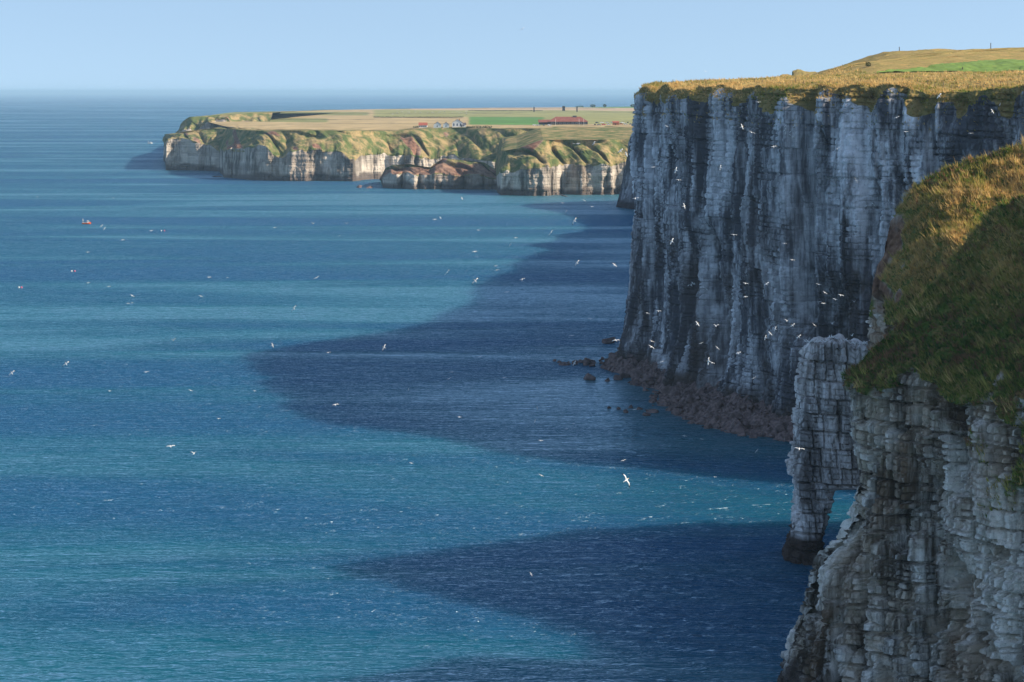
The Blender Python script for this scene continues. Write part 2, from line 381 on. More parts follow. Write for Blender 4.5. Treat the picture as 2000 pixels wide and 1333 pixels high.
# green field strip lying on the plateau behind the rim
def ground_height(X, Y, A, step=1):
    """nearest vertex height on a grid A (n,m,3)"""
    P = A.reshape(-1, 3); out = []
    for x, y in zip(np.ravel(X), np.ravel(Y)):
        q = (P[:, 0] - x) ** 2 + (P[:, 1] - y) ** 2; out.append(P[np.argmin(q), 2])
    return np.array(out).reshape(np.shape(X))

# ------------------------------------------------------------------ spurs: near grassy cliff and the lit slope behind it
def spur(name, sil, crest, yc, zr, tanf, tanb, xr, nz, nu, seed, matk, label, rock_relief, ztop, nose=6.0, wall=0.07, soil_fn=None, veg_fn=None, scrub=0.0):
    sil = np.asarray(sil, float)                                # (z, x_left)
    cr = np.asarray(crest, float)                               # (x, z_crest)
    z = np.linspace(-2, ztop, nz)
    xl = np.interp(z, sil[:, 0], sil[:, 1]); xl = np.convolve(np.pad(xl, 8, 'edge'), np.ones(17) / 17.0, 'valid')
    nf = int(nu * 0.80); nb = nu - nf
    uf = np.linspace(0, 1, nf) ** 1.25; ub = np.linspace(1, 0, nb + 1)[:-1] ** 1.8
    u = np.r_[ub, uf]; side = np.r_[-np.ones(nb), np.ones(nf)]
    XR = xr[0]; 
    # columns: fine to XR (in view), a few more to the far right
    X = xl[None, :] + (XR - xl[None, :]) * u[:, None]
    Zg = z[None, :] + 0 * X; sd = side[:, None] + 0 * X
    Zc = np.interp(X, cr[:, 0], cr[:, 1])
    zrx = zr(X)
    tn = np.where(sd > 0, tanf, tanb)
    hs = np.maximum(Zc - np.maximum(Zg, zrx), 0) / tn
    w = hs + np.maximum(zrx - Zg, 0) * wall
    rr = np.clip((X - xl[None, :]) / nose, 0, 1); w = w + nose * np.sqrt(rr * (2 - rr)) * sstep(0, 6, zrx + 4 - Zg)
    rr2 = np.clip((X - xl[None, :]) / 2.0, 0, 1); w = w * np.sqrt(rr2 * (2 - rr2)) 
    Yp = yc(X) - sd * w
    P = np.stack([X, Yp, Zg], -1)
    # outward direction from numerical normals of the smooth form (columns run back to front round the nose)
    du = np.gradient(P, axis=0); dv = np.gradient(P, axis=1)
    N = np.cross(du, dv); ln = np.linalg.norm(N, axis=-1, keepdims=True); N /= np.maximum(ln, 1e-9)
    s = np.cumsum(np.r_[np.zeros((1, nz)), np.hypot(np.diff(X, axis=0), np.diff(Yp, axis=0))], axis=0)
    s = 0.70 * X - 0.85 * sd * Yp                               # along-face coordinate, the same at every level
    vegz = zrx + (veg_fn(s, X) if veg_fn else 0)
    veg = sstep(-1.2, 1.2, Zg - vegz - 3.0 * noise2(s / 2.2, Zg / 4.5, seed + 1) - 3.2 * noise2(s / 8.0, Zg / 9.0, seed + 2))
    nearnose = np.clip((X - xl[None, :]) / 1.5, 0, 1)
    dr, tone = rock_relief(s, Zg, seed); en = np.exp(-(X - xl[None, :]) / 3.0); dr = dr * (1 - 0.45 * en) - 1.3 * en
    veg = np.maximum(veg, scrub * sstep(0.0, 0.3, fbm(s / 4.0, Zg / 6.0, 3, seed + 7)) * sstep(30, 52, Zg + 5 * noise2(s / 6.0, Zg / 9.0, seed + 6)) * sstep(64, 72, X) * (sd > 0))
    dg = 2.4 * fbm(X / 9.0, Yp / 9.0 + Zg / 10.0, 3, seed + 3) + 0.7 * fbm(X / 1.7, Yp / 1.7 + Zg / 2.0, 3, seed + 4)
    soil = soil_fn(s, X, Zg, xl[None, :]) if soil_fn else 0 * X
    d = (1 - veg) * dr + veg * dg + 0.5 * veg * (1 - veg) * 4
    # rock moves horizontally, turf along its normal
    H = N.copy(); H[..., 2] = 0; H /= np.maximum(np.linalg.norm(H, axis=-1, keepdims=True), 1e-6)
    H = 0.5 * H + 0.5 * np.stack([-0.7 + 0 * X, -0.7 * sd, 0 * X], -1); H /= np.maximum(np.linalg.norm(H, axis=-1, keepdims=True), 1e-6)
    Q = P + (H * (1 - veg)[..., None] + N * veg[..., None]) * d[..., None]
    m = np.zeros(Q.shape[:2] + (4,)); m[..., 0] = veg * (1 - soil); m[..., 1] = soil; m[..., 2] = tone; m[..., 3] = sstep(7, 3, Zg + 2 * noise2(s / 5.0, Zg / 5.0, seed + 8))
    # closing rows to the far right
    ext = []
    for f, dz in ((0.35, 1.0), (1.0, 2.0)):
        e = Q[-1].copy(); e[:, 0] = XR + (xr[1] - XR) * f; ext.append(e)
        b = Q[0].copy(); b[:, 0] = e[:, 0]
        ext[-1] = (b, e)
    Qf = np.concatenate([np.stack([b for b, e in ext[::-1]]), Q, np.stack([e for b, e in ext])]); 
    mf = np.concatenate([m[:1], m[:1], m, m[-1:], m[-1:]])
    # cap row: front and back edges of the top level meet
    cap = Qf[:, -1:].copy(); cap[..., 1] = yc(cap[..., 0]); cap[..., 2] += 0.3
    Qf = np.concatenate([Qf, cap], 1); mf = np.concatenate([mf, mf[:, -1:]], 1)
    o = grid_obj(name, Qf, M[matk], mf, kind='structure', label=label)
    return o, Q, m, N, side

def near_relief(s, z, seed):
    warp = 1.5 * noise2(z / 14.0, s / 25.0, seed + 20); sw = s + warp
    d = -0.9 + 1.6 * fbm(sw / 12.0, z / 60.0, 2, seed + 21)
    rid = np.abs(noise2(sw / 6.5, z / 45.0, seed + 22)); d -= 4.6 * np.exp(-(rid / 0.13) ** 2) * sstep(-0.5, 0.3, noise2(sw / 9.0, z / 12.0, seed + 23))
    rid2 = np.abs(noise2(sw / 2.6, z / 16.0, seed + 24)); d -= 0.8 * np.exp(-(rid2 / 0.15) ** 2)
    d += 0.5 * fbm(sw / 4.0, z / 9.0, 2, seed + 25)
    hard = 0.55 + 0.45 * sstep(-0.2, 0.3, noise2(s / 11.0, z / 14.0, seed + 19))
    r, ez, es, hk = blocks(s, z, 3.0, 3.2, seed + 26); d += hard * (1.5 * (r - 0.5) + 0.3 * (hk - 0.5)) - 1.5 * crack(ez, 0.24) - 1.3 * crack(es, 0.22)
    r3, ez3, es3, hk3 = blocks(s, z, 5.6, 2.4, seed + 40); d += 1.5 * (r3 - 0.5) * (1.2 - hard) * 1.6 - 1.6 * crack(es3, 0.28) * sstep(-0.1, 0.3, noise2(s / 9.0, z / 9.0, seed + 44))
    cav = noise2(s / 3.2, z / 3.6, seed + 45); d -= 2.6 * sstep(0.50, 0.58, cav)
    soft = 0.35 + 0.65 * sstep(-0.25, 0.25, noise2(s / 6.0, z / 5.0, seed + 41))
    r2, ez2, es2, hk2 = blocks(s, z, 1.35, 1.9, seed + 30, 0.6); d += soft * 0.5 * (r2 - 0.5) + 0.15 * (hk2 - 0.5) - 0.95 * soft * np.maximum(crack(ez2, 0.15), 0.85 * crack(es2, 0.14))
    d += 0.12 * noise2(s / 0.35, z / 0.35, seed + 34)
    tone = 0.30 * r2 + 0.45 * r + 0.3 * r3 - 0.1 + 0.3 * noise2(s / 5.0, z / 9.0, seed + 35) + 0.2 * noise2(s / 16.0, z / 30.0, seed + 36)
    return d, np.clip(tone, 0, 1)

def P2(lst, d): return [(CAM_Z - (y - HORIZON) * d / F, (x - 1000) * d / F) for x, y in lst]
YN = 335.0
def ycn(X): return YN - 0.7 * (np.clip(X, 40, 112) - 55)
def dn(x): return (YN + 38.5) / (1 + 0.7 * (x - 1000) / F)
def sil_table(lst):
    a = sorted((CAM_Z - (y - HORIZON) * dn(x) / F, (x - 1000) * dn(x) / F) for x, y in lst); z0, x0 = a[0]; return [(-5, x0 - 1)] + a
near_sil = [(1508,1345),(1527,1270),(1560,1190),(1570,1115),(1578,1085),(1612,1062),(1636,1010),(1652,965),(1654,925),(1640,860),(1634,800),(1640,742),(1686,697),(1750,640),(1800,574),(1850,522),(1900,464),(1950,416),(2000,385)]
ns = sil_table(near_sil) + [(86.0, 92), (88, 100), (90.5, 108), (91, 111)]
ns = sorted(ns)
NE = [(x, z) for z, x in ns]; 
ncrest = [(40, 4)] + [((x - 1000) * dn(x) / F, CAM_Z - (y - HORIZON) * dn(x) / F) for x, y in [(1527,1270),(1562,1150),(1588,1070),(1618,1000),(1636,930),(1642,742),(1686,697),(1750,640),(1800,574),(1850,522),(1900,464),(1950,416),(2000,385)]] + [(92, 86), (100, 88), (108, 90.5), (300, 91)]
NO, NQ, Nm, NN, Nside = spur('near_grassy_cliff', ns, ncrest, ycn, lambda X: np.interp(X, [40, 55, 60, 72, 84, 120], [58, 53, 54, 56, 56, 56]) + 1.5 * noise2(X / 6.0, X * 0, 60),
     1.15, 1.0, (112.0, 300.0), 600, 560, 100, 'chalk_near', 'nearest chalk cliff of bedded blocks under a shaded grassy slope', near_relief, 91.0, nose=5.0, wall=0.10,
     scrub=1.0, veg_fn=lambda s, X: -1.5 - 3.0 * sstep(66, 84, X) * (1 + noise2(X / 3.0, X * 0, 61)))
YF = 412.0
far_sil = [(1696,760),(1700,700),(1703,660),(1705,560),(1720,500),(1745,420),(1765,390),(1800,350),(1835,324),(1880,311)]
fs = [(-5, 64), (20, 68)] + P2(far_sil, YF)[0:1]
fs = sorted([(-5, 64), (20, 69)] + P2(far_sil, YF) + [(87, 97), (89, 106), (91, 130), (93.5, 175)])
fcrest = [(60, 30), (70, 44)] + [((x - 1000) * YF / F, CAM_Z - (y - HORIZON) * YF / F) for x, y in far_sil[1:]] + [(95, 85.6), (99, 87.3), (103, 88.3), (112, 89.6), (130, 91), (175, 93.5), (300, 94)]
def fsoil(s, X, Z, xl):
    e = X - xl
    return sstep(2.8, 1.4, e + 1.4 * noise2(s / 2.0, Z / 3.0, 70)) * sstep(54, 60, Z + 2 * noise2(s / 3.0, Z / 2.0, 72)) * sstep(78, 72, Z) 
FO, FQ, Fm, FN, Fside = spur('grassy_spur', fs, fcrest, lambda X: YF + 0 * X, lambda X: np.interp(X, [60, 72, 76, 84, 100, 130], [60, 61, 52, 48, 46, 44]),
     0.80, 0.9, (125.0, 300.0), 300, 430, 200, 'chalk_near', 'sunlit grassy slope with a red soil edge beyond the nearest cliff', near_relief, 93.5, nose=4.0, wall=0.08, soil_fn=fsoil)

def unseen_join_land():  # out-of-view land added between the spurs, height set for its shadow on the sea
    X_, Y_ = np.meshgrid(np.linspace(117, 420, 80), np.linspace(288, 418, 50), indexing='ij')
    e = np.minimum(np.minimum(X_ - 117, Y_ - 288), 418 - Y_)
    Z_ = 18 + 58.0 * sstep(-0.5, 7, e) + 1.2 * fbm(X_ / 18.0, Y_ / 18.0, 3, 250)
    m_ = np.zeros(X_.shape + (4,)); m_[..., 0] = 1
    grid_obj('unseen_clifftop_land', np.stack([X_, Y_, Z_], -1), M['chalk_near'], m_, True, kind='structure', label='unseen grassy cliff top land joining the two near spurs, added for its shadow')
unseen_join_land()
# ------------------------------------------------------------------ rock arch
def rock_arch():
    d0 = 439.0
    zt = 46.4
    zl = [0, 6, 13.6, 19.7, 23.3, 31, 42, 45, 46.4]; xlv = [58.6, 60.0, 60.7, 59.9, 61.3, 61.7, 62.2, 63.4, 65.2]
    leg_z = [0, 3, 7, 11, 15.4]; leg_x = [66.4, 66.0, 67.2, 68.2, 69.6]
    nf, nsd = 220, 54
    def column(zs, xl, xr, y0, y1, seed_off, topcap):
        Ps = []; Ms = []
        for z, a, b, f, g in zip(zs, xl, xr, y0, y1):
            # rounded rectangle ring: front left->right, right side, back right->left, left side
            R = 1.6; t1 = np.linspace(0, 1, nf); t2 = np.linspace(0, 1, nsd)[1:-1]
            fx = np.r_[a + (b - a) * t1, b + 0 * t2, b - (b - a) * np.linspace(0, 1, 40), a + 0 * t2]
            fy = np.r_[f + 0 * t1, f + (g - f) * t2, g + np.zeros(40), g - (g - f) * t2]
            nx = np.r_[0 * t1, 0 * t2 + 1, np.zeros(40), 0 * t2 - 1]; ny = np.r_[0 * t1 - 1, 0 * t2, np.ones(40), 0 * t2]
            # round the corners
            ex = np.minimum(fx - a, b - fx); ey = np.minimum(fy - f, g - fy)
            fx = fx + np.sign((a + b) / 2 - fx) * np.clip(R - ey, 0, R) ** 2 / (2 * R) * (ex < R); fy = fy + np.sign((f + g) / 2 - fy) * np.clip(R - ex, 0, R) ** 2 / (2 * R) * (ey < R)
            Ps.append(np.stack([fx, fy, np.full_like(fx, z)], -1)); Ms.append(np.stack([nx, ny], -1))
        P = np.array(Ps).transpose(1, 0, 2); Nn = np.array(Ms).transpose(1, 0, 2)
        s = P[..., 0] * 1.0 + P[..., 1] * 0.9; Z = P[..., 2]
        zdip = Z + 0.06 * (P[..., 0] - 60)
        d = 0.9 * fbm(s / 7.0, Z / 30.0, 2, 300)
        rid = np.abs(noise2(s / 4.0 + 0.06 * Z, Z / 40.0, 301)); d -= 0.6 * np.exp(-(rid / 0.12) ** 2)
        r, ez, es, hk = blocks(s, zdip, 3.6, 3.2, 302, 0.2); d += 1.5 * (r - 0.5) + 0.5 * (hk - 0.5) - 1.0 * crack(ez, 0.2) - 0.9 * crack(es, 0.18)
        r2, ez2, es2, hk2 = blocks(s, zdip, 1.3, 1.5, 305, 0.2); d += 0.45 * (r2 - 0.5) - 0.4 * np.maximum(crack(ez2, 0.1), 0.7 * crack(es2, 0.1))
        d += 0.1 * noise2(s / 0.5, Z / 0.5, 309)
        # overhanging slab and slot below it
        Xp = P[..., 0]
        d += 1.1 * sstep(31.8, 33.0, Z - 0.25 * (67 - Xp)) * sstep(65.5, 66.2, Xp) * (Nn[..., 1] < 0)
        d -= 1.8 * np.exp(-((Xp - 69.6) / 0.55) ** 2) * sstep(25, 27, Z) * sstep(34, 32, Z) * (Nn[..., 1] < 0)
        d -= 0.8 * sstep(60, 63.0, Xp) * sstep(66, 64, Xp) * np.exp(-((Z - 19) / 4.0) ** 2) * (Nn[..., 1] < 0)
        Q = P.copy(); Q[..., 0] += Nn[..., 0] * d; Q[..., 1] += Nn[..., 1] * d
        m = np.zeros(Q.shape[:2] + (4,)); m[..., 2] = np.clip(0.4 * r + 0.3 * r2 + 0.3 + 0.25 * noise2(s / 6.0, Z / 8.0, 311), 0, 1)
        m[..., 3] = sstep(8.0, 5.2, Z + 1.2 * noise2(s / 3.0, Z / 3.0, 310))
        if topcap:
            c = Q[:, -1:].copy(); c[..., 0] = c[..., 0].mean() + (c[..., 0] - c[..., 0].mean()) * 0.9; c[..., 1] = (y0[-1] + y1[-1]) / 2 + (c[..., 1] - (y0[-1] + y1[-1]) / 2) * 0.5; c[..., 2] += 0.5
            c2 = c.copy(); c2[..., 1] = (y0[-1] + y1[-1]) / 2; c2[..., 2] += 0.1
            Q = np.concatenate([Q, c, c2], 1); m = np.concatenate([m, m[:, -1:], m[:, -1:]], 1)
        return Q, m
    zs = np.r_[np.linspace(-2, 15.4, 96), np.linspace(15.75, zt, 184)]
    xl = np.interp(zs, zl, xlv); xr = np.where(zs < 15.6, np.interp(zs, leg_z, leg_x), 101.0)
    y0 = d0 - 5.0 - np.interp(zs, [0, 8, 14, 46], [1.5, 0.3, 0, -1.5]); y1 = d0 + 7.0 + 0 * zs
    Q1, m1 = column(zs, xl, xr, y0, y1, 0, True)
    Q1[..., 2] += sstep(40, 46, Q1[..., 2]) * (0.9 * noise2(Q1[..., 0] / 2.2, Q1[..., 1] / 2.0, 330) + 0.4 * noise2(Q1[..., 0] / 0.8, Q1[..., 1] / 0.8, 331)) - 0.6 * sstep(44, 46.4, Q1[..., 2]) * sstep(70, 74, Q1[..., 0])
    zs2 = np.linspace(-2, 16.2, 44)
    Q2, m2 = column(zs2, 75.5 + 0 * zs2, 99 + 0 * zs2, d0 - 5.2 + 0 * zs2, d0 + 6.5 + 0 * zs2, 0, False)
    V = []; Fc = []; Mk = []; off = 0
    for Q, m in ((Q1, m1), (Q2, m2)):
        nu, nv = Q.shape[:2]; V.append(Q.reshape(-1, 3)); Mk.append(m.reshape(-1, 4)); Fc.append(grid_faces(nu, nv, False, True) + off); off += nu * nv
    me = raw_mesh('rock_arch', np.concatenate(V), np.concatenate(Fc), 4, M['chalk_arch'], {'mask': np.concatenate(Mk)})
    finish(bpy.data.objects.new('rock_arch', me), kind='structure', label='pale grey chalk sea arch with a dark tidal foot and seabirds along its top')
    return Q1
ARQ = rock_arch()

# ------------------------------------------------------------------ far headland
def coast(name, table, cols, inland, label, seed, fine=0.5, soil_amt=0.5, nrock=46, nslope=60, back=(6, 60, 120), rear_dip=0.0, gull=1.0, tanoff=1.0, mound_soil=0.0):
    """table rows: x_px, y_base, y_rocktop, y_edge, slope_run(m); seen-from-camera pixels give plan and heights"""
    T = np.asarray(table, float)
    db = dsea(T[:, 1]); Xb = (T[:, 0] - 1000) * db / F
    z1 = CAM_Z - (T[:, 2] - HORIZON) * db / F
    de = db + T[:, 4]; z2 = CAM_Z - (T[:, 3] - HORIZON) * de / F
    # clean order in X
    for i in range(1, len(Xb)): Xb[i] = max(Xb[i], Xb[i - 1] + 0.6)
    X = np.linspace(Xb[0], Xb[-1], cols)
    f = lambda a: np.interp(X, Xb, a)
    Yb, Z1, Z2, run = f(db), f(z1), f(z2), f(T[:, 4])
    Yb = Yb + 14 * fbm(X / 38.0, X * 0, 3, seed) + 11 * (1 - np.abs(noise2(X / 31.0 + 1.5 * noise2(X / 70.0, X * 0, seed + 31), X * 0, seed + 30))) ** 2.0 - 6 + 12 * noise2(X / 75.0, X * 0, seed + 32) + 4.0 * noise2(X / 11.0, X * 0, seed + 1)
    Z1 = Z1 * (1 + 0.28 * fbm(X / 20.0, X * 0, 3, seed + 2)) - 1.0; 
    v = np.linspace(0, 1, nrock)[None, :]; vs_ = np.linspace(0, 1, nslope + 1)[None, 1:]
    Zr = -1.5 + (Z1[:, None] + 1.5) * v; Xr = X[:, None] + 0 * Zr
    Yr = Yb[:, None] + 4.0 * v + 0 * Zr
    s = X[:, None] * 1.0 + 0.45 * Yb[:, None]
    d = 3.0 * fbm(s / 13.0, Zr / 60.0, 3, seed + 3) - 4.0 * np.exp(-(np.abs(noise2(s / 15.0, Zr / 40.0, seed + 4)) / 0.25) ** 2) * (1 - 0.9 * sstep(0.55, 0.95, v)) * sstep(-0.2, 0.4, noise2(s / 23.0, Zr / 50.0, seed + 24))
    r, ez, es, hk = blocks(s, Zr, 3.4, 9.0, seed + 5); d += 0.9 * (r - 0.5) + 1.0 * (hk - 0.5) - 0.35 * crack(ez, 0.5) + 1.5 * fbm(s / 4.0, Zr / 9.0, 3, seed + 25)
    d += 2.5 * sstep(0.75, 1.0, v) * noise2(s / 6.0, Zr / 8.0, seed + 6) - 2.0 * sstep(7, 3, Zr) * (noise2(s / 9.0, s * 0, seed + 7) > 0)
    Yr = Yr - d
    ridge = np.abs(fbm(X / 26.0, X * 0, 2, seed + 8))
    Xs = X[:, None] + 0 * vs_
    Zs = Z1[:, None] + (Z2 - Z1)[:, None] * (vs_ ** 0.92)
    ker = np.ones(61) / 61.0; Ysm = np.convolve(np.pad(Yr[:, -1], 30, 'edge'), ker, 'valid')
    Ys = Yr[:, -1:] + (Ysm[:, None] - Yr[:, -1:]) * sstep(0, 0.35, vs_) + run[:, None] * vs_
    env = np.sin(np.pi * np.clip(vs_, 0, 1)) ** 0.7
    lean = X[:, None] + 22 * vs_
    gl = np.exp(-(np.abs(noise2(lean / 21.0, vs_ * 0.6, seed + 9)) / 0.22) ** 2)
    Ys = Ys + env * gull * (11.0 * gl - 7.0 * fbm(lean / 16.0, vs_ * 1.4, 4, seed + 10)) 
    Zs = Zs + env * gull * (-1.5 * gl + 2.0 * fbm(lean / 9.0, vs_ * 3, 3, seed + 11))
    bk = np.asarray(back, float)[None, :]
    Xk = X[:, None] + 0 * bk; Yk = Ys[:, -1:] + bk; Zk = Zs[:, -1:] + 0 * bk - rear_dip * sstep(0, 1, bk / bk.max()) + 0.4 * noise2(Xk / 15.0, Yk / 15.0, seed + 12)
    P = np.stack([np.hstack([Xr, Xs, Xk]), np.hstack([Yr, Ys, Yk]), np.hstack([Zr, Zs, Zk])], -1)
    m = np.zeros(P.shape[:2] + (4,))
    m[:, :nrock, 2] = np.clip(0.35 + 0.4 * r + 0.35 * noise2(s / 14.0, Zr / 12.0, seed + 13), 0, 1)
    m[:, :nrock, 3] = sstep(9.0, 4.5, Zr + 3 * noise2(s / 8.0, s * 0, seed + 14)) * 0.85
    m[:, :nrock, 0] = sstep(0.93, 1.0, v + 0.08 * noise2(s / 5.0, Zr / 5.0, seed + 15))
    m[:, nrock:, 0] = 1
    so = sstep(0.28, 0.5, noise2(lean / 12.0, vs_ * 1.6, seed + 16)) * sstep(0.0, 0.3, noise2(X[:, None] / 45.0 + 0 * vs_, vs_ * 0.8, seed + 17) + soil_amt - 0.5)
    so = np.maximum(so, mound_soil * sstep(0.95, 0.6, vs_ + 0.2 * noise2(lean / 9.0, vs_ * 3, seed + 18)))
    m[:, nrock:nrock + nslope, 1] = np.clip(so, 0, 1); m[:, nrock:nrock + nslope, 0] = 1 - np.clip(so, 0, 1)
    o = grid_obj(name, P, M['chalk_far'], m, kind='structure', label=label)
    return P, nrock, nslope
main_tab = [(321,310,282,262,30),(324,333,276,264,30),(345,333,276,258,45),(400,334,277,251,70),(428,335,284,252,80),(437,347,290,253,60),(500,352,292,256,50),(560,353,297,255,48),(620,353,297,255,46),(690,354,299,256,46),
            (730,350,300,256,55),(760,349,300,256,58),(830,349,303,252,58),(900,350,306,250,70),(960,352,308,252,70),(1010,352,308,252,60),(1100,352,308,251,60),(1250,352,308,250,60)]
HP, hr, hs_ = coast('far_headland', main_tab, 1080, None, 'far chalk headland with green gullied slopes and sunlit white bays', 400, soil_amt=0.45, back=(5, 25, 60, 110), rear_dip=0.0)
mound_tab = [(744,356,350,346,14),(749,366,340,330,14),(765,367,333,322,18),(800,368,335,320,22),(840,368,337,326,22),(850,369,338,318,24),(865,369,338,309,26),(900,370,338,313,26),(945,371,340,318,26),(965,371,345,330,20),(985,371,350,340,20)]
MP, _, _ = coast('slumped_point', mound_tab, 420, None, 'low point of pale rock with red slumped earth below the headland', 440, soil_amt=0.5, nrock=40, nslope=40, back=(10, 30), rear_dip=10.0, mound_soil=0.8)
prom_tab = [(966,362,345,330,30),(972,376,330,305,30),(978,381,326,296,32),(1010,381,326,290,34),(1050,381,323,276,38),(1062,381,320,273,38),(1100,380,316,273,36),(1150,380,316,273,36),(1200,380,315,273,36),(1270,380,315,273,36)]
PP, _, _ = coast('gullied_promontory', prom_tab, 580, None, 'gullied chalk promontory with red earth scars under a pale grass ledge', 480, soil_amt=0.62, back=(10, 60, 110, 150, 190, 215), rear_dip=-8.0, gull=1.3)
sec_tab = [(346,300,268,258,12),(352,312,258,236,14),(365,312,246,229,16),(400,312,244,226,30),(440,312,243,224,40),(476,312,243,222,50),(520,312,243,221,60)]
SP, _, _ = coast('second_headland', sec_tab, 300, None, 'farther chalk headland point seen past the first', 520, soil_amt=0.3, nrock=40, nslope=24, back=(20, 200, 600, 1200), rear_dip=6.0, gull=0.4)

# fields on the far plateau
def field_cols(X, Y, Z):
    xi = 1000 + X * F / Y; yi = HORIZON + (CAM_Z - Z) * F / Y
    tan = np.array((0.46, 0.34, 0.175)); pale = np.array((0.30, 0.29, 0.11)); green = np.array((0.10, 0.23, 0.05)); pink = np.array((0.50, 0.36, 0.23)); dull = np.array((0.24, 0.24, 0.09))
    c = np.zeros(X.shape + (3,)) + tan
    def put(col, mk): c[mk] = col
    w = 1.3 * noise2(X / 140.0, Y / 300.0, 600); yy = yi + w * 0.6 - (xi - 900) * 0.004
    put(pink, yy < 215.5)
    put(green, (yy < 209.5) & (xi > 930)); put(dull, (yy < 214) & (xi < 800))
    put(pale, (yy >= 215.5) & (yy < 229) & (xi > 730)); put(tan, (yy >= 229) & (yy < 241))
    put(dull, (yy >= 220) & (yy < 226) & (xi < 720)); put(dull, (yy >= 233) & (yy < 240) & (xi < 640))
    put(green, (yy >= 228.5) & (yy < 244) & (xi > 916) & (xi < 1062)); put(pale, (yy >= 229) & (yy < 241) & (xi > 1062))
    for (yl, a, b) in ((243.5, 560, 900), (236.0, 480, 730), (223.0, 640, 1000), (219.5, 900, 1240), (212.5, 760, 1200), (246.5, 930, 1240)):
        put(np.array((0.13, 0.11, 0.055)), (np.abs(yy - yl + 0.004 * (xi - a)) < 0.28) & (xi > a) & (xi < b))
    return c * (1 + 0.32 * fbm(X / 30.0, Y / 60.0, 4, 601)[..., None])
def far_fields():
    nr, nc = 140, 300
    r = np.linspace(0, 1, nr); q = np.linspace(0, 1, nc)
    # front edge: just inland of the coast strip
    fX = np.interp(q, [0, 0.08, 1], [-345, -330, 150]); fY = np.interp(fX, HP[:, -2, 0], HP[:, -2, 1]) - 20
    bX = np.interp(q, [0, 0.2, 0.5, 1], [-600, -330, 250, 1300]); bY = np.interp(q, [0, 0.2, 0.5, 1], [4450, 5150, 6000, 6900])
    rr = (r ** 1.35)[:, None]
    X = fX[None, :] * (1 - rr) + bX[None, :] * rr; Y = fY[None, :] * (1 - rr) + bY[None, :] * rr
    X[:, :] -= 60 * np.sin(np.pi * rr) * (1 - q[None, :]) ** 3
    zf = np.interp(fX, HP[:, -2, 0], HP[:, -2, 2]) + 0.25
    Z = zf[None, :] * (1 - sstep(0, 0.25, rr)) + 55.0 * sstep(0, 0.25, rr) + 1.5 * fbm(X / 260.0, Y / 500.0, 3, 602) * sstep(0, 0.15, rr)
    Z[-1] -= 40
    C = field_cols(X, Y, Z); m = np.ones(X.shape + (4,)); m[..., :3] = C
    t = NT('field_crops'); _, _, _, _, col = t.mask(); nz = t.noise((0.05, 0.05, 0.05), 4, 0.6)
    t.bsdf(t.mix(t.ramp(nz, 0.3, 0.7, 0.0, 0.3), col, (0.10, 0.10, 0.04)), 0.95, 0.1)
    P = np.stack([X, Y, Z], -1)
    grid_obj('fields', P, t.m, m, True, kind='structure', label='patchwork of tan stubble and green fields on the far plateau')
    return P
FP = far_fields()

# farther part of the tall cliff line, seen past its corner
pt_tab = None
def far_point():
    n = 260; nz = 90
    s, X, Y = resample([(175, 1400), (168, 1560), (138, 1690), (109, 1745), (101, 1775), (108, 1810), (150, 1850), (260, 1900)], n)
    tx, ty = np.gradient(X, s), np.gradient(Y, s); ln = np.hypot(tx, ty); nx, ny = -ty / ln, tx / ln
    top = np.interp(Y, [1400, 1700, 1775, 1900], [90, 74, 68, 60])
    v = np.linspace(0, 1, nz); Z = -1.5 + (top[:, None] + 1.5) * v
    S2 = s[:, None] + 0 * Z
    d = 12.0 * (1 - v[None, :]) ** 1.6 + 4 * fbm(S2 / 16.0, Z / 60.0, 3, 700) - 3 * np.exp(-(np.abs(noise2(S2 / 10.0, Z / 60.0, 701)) / 0.15) ** 2)
    r, ez, es, hk = blocks(S2, Z, 4.0, 4.0, 705); d += 1.2 * (r - 0.5) - 5.0 * sstep(0.85, 1, v[None, :])
    PX = X[:, None] + nx[:, None] * d; PY = Y[:, None] + ny[:, None] * d
    D = np.array([4.0, 20, 80, 300]); IX = PX[:, -1:] + D; IY = PY[:, -1:] + 0 * D; IZ = Z[:, -1:] + 3 * (1 - np.exp(-D / 20))
    P = np.stack([np.hstack([PX, IX]), np.hstack([PY, IY]), np.hstack([Z, IZ])], -1)
    m = np.zeros(P.shape[:2] + (4,)); m[:, nz:, 0] = 1; m[:, :nz, 0] = sstep(0.93, 1.0, v)[None, :]; m[:, :nz, 2] = 0.1 + 0.4 * r; m[:, :nz, 3] = np.maximum(sstep(10, 4, Z), np.clip(0.45 + 0.5 * fbm(S2 / 12.0, Z / 20.0, 3, 707), 0, 0.8))  # shade of this point is painted in: low tone plus A-channel darkening
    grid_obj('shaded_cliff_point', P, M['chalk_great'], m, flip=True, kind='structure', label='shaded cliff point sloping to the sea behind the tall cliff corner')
far_point()

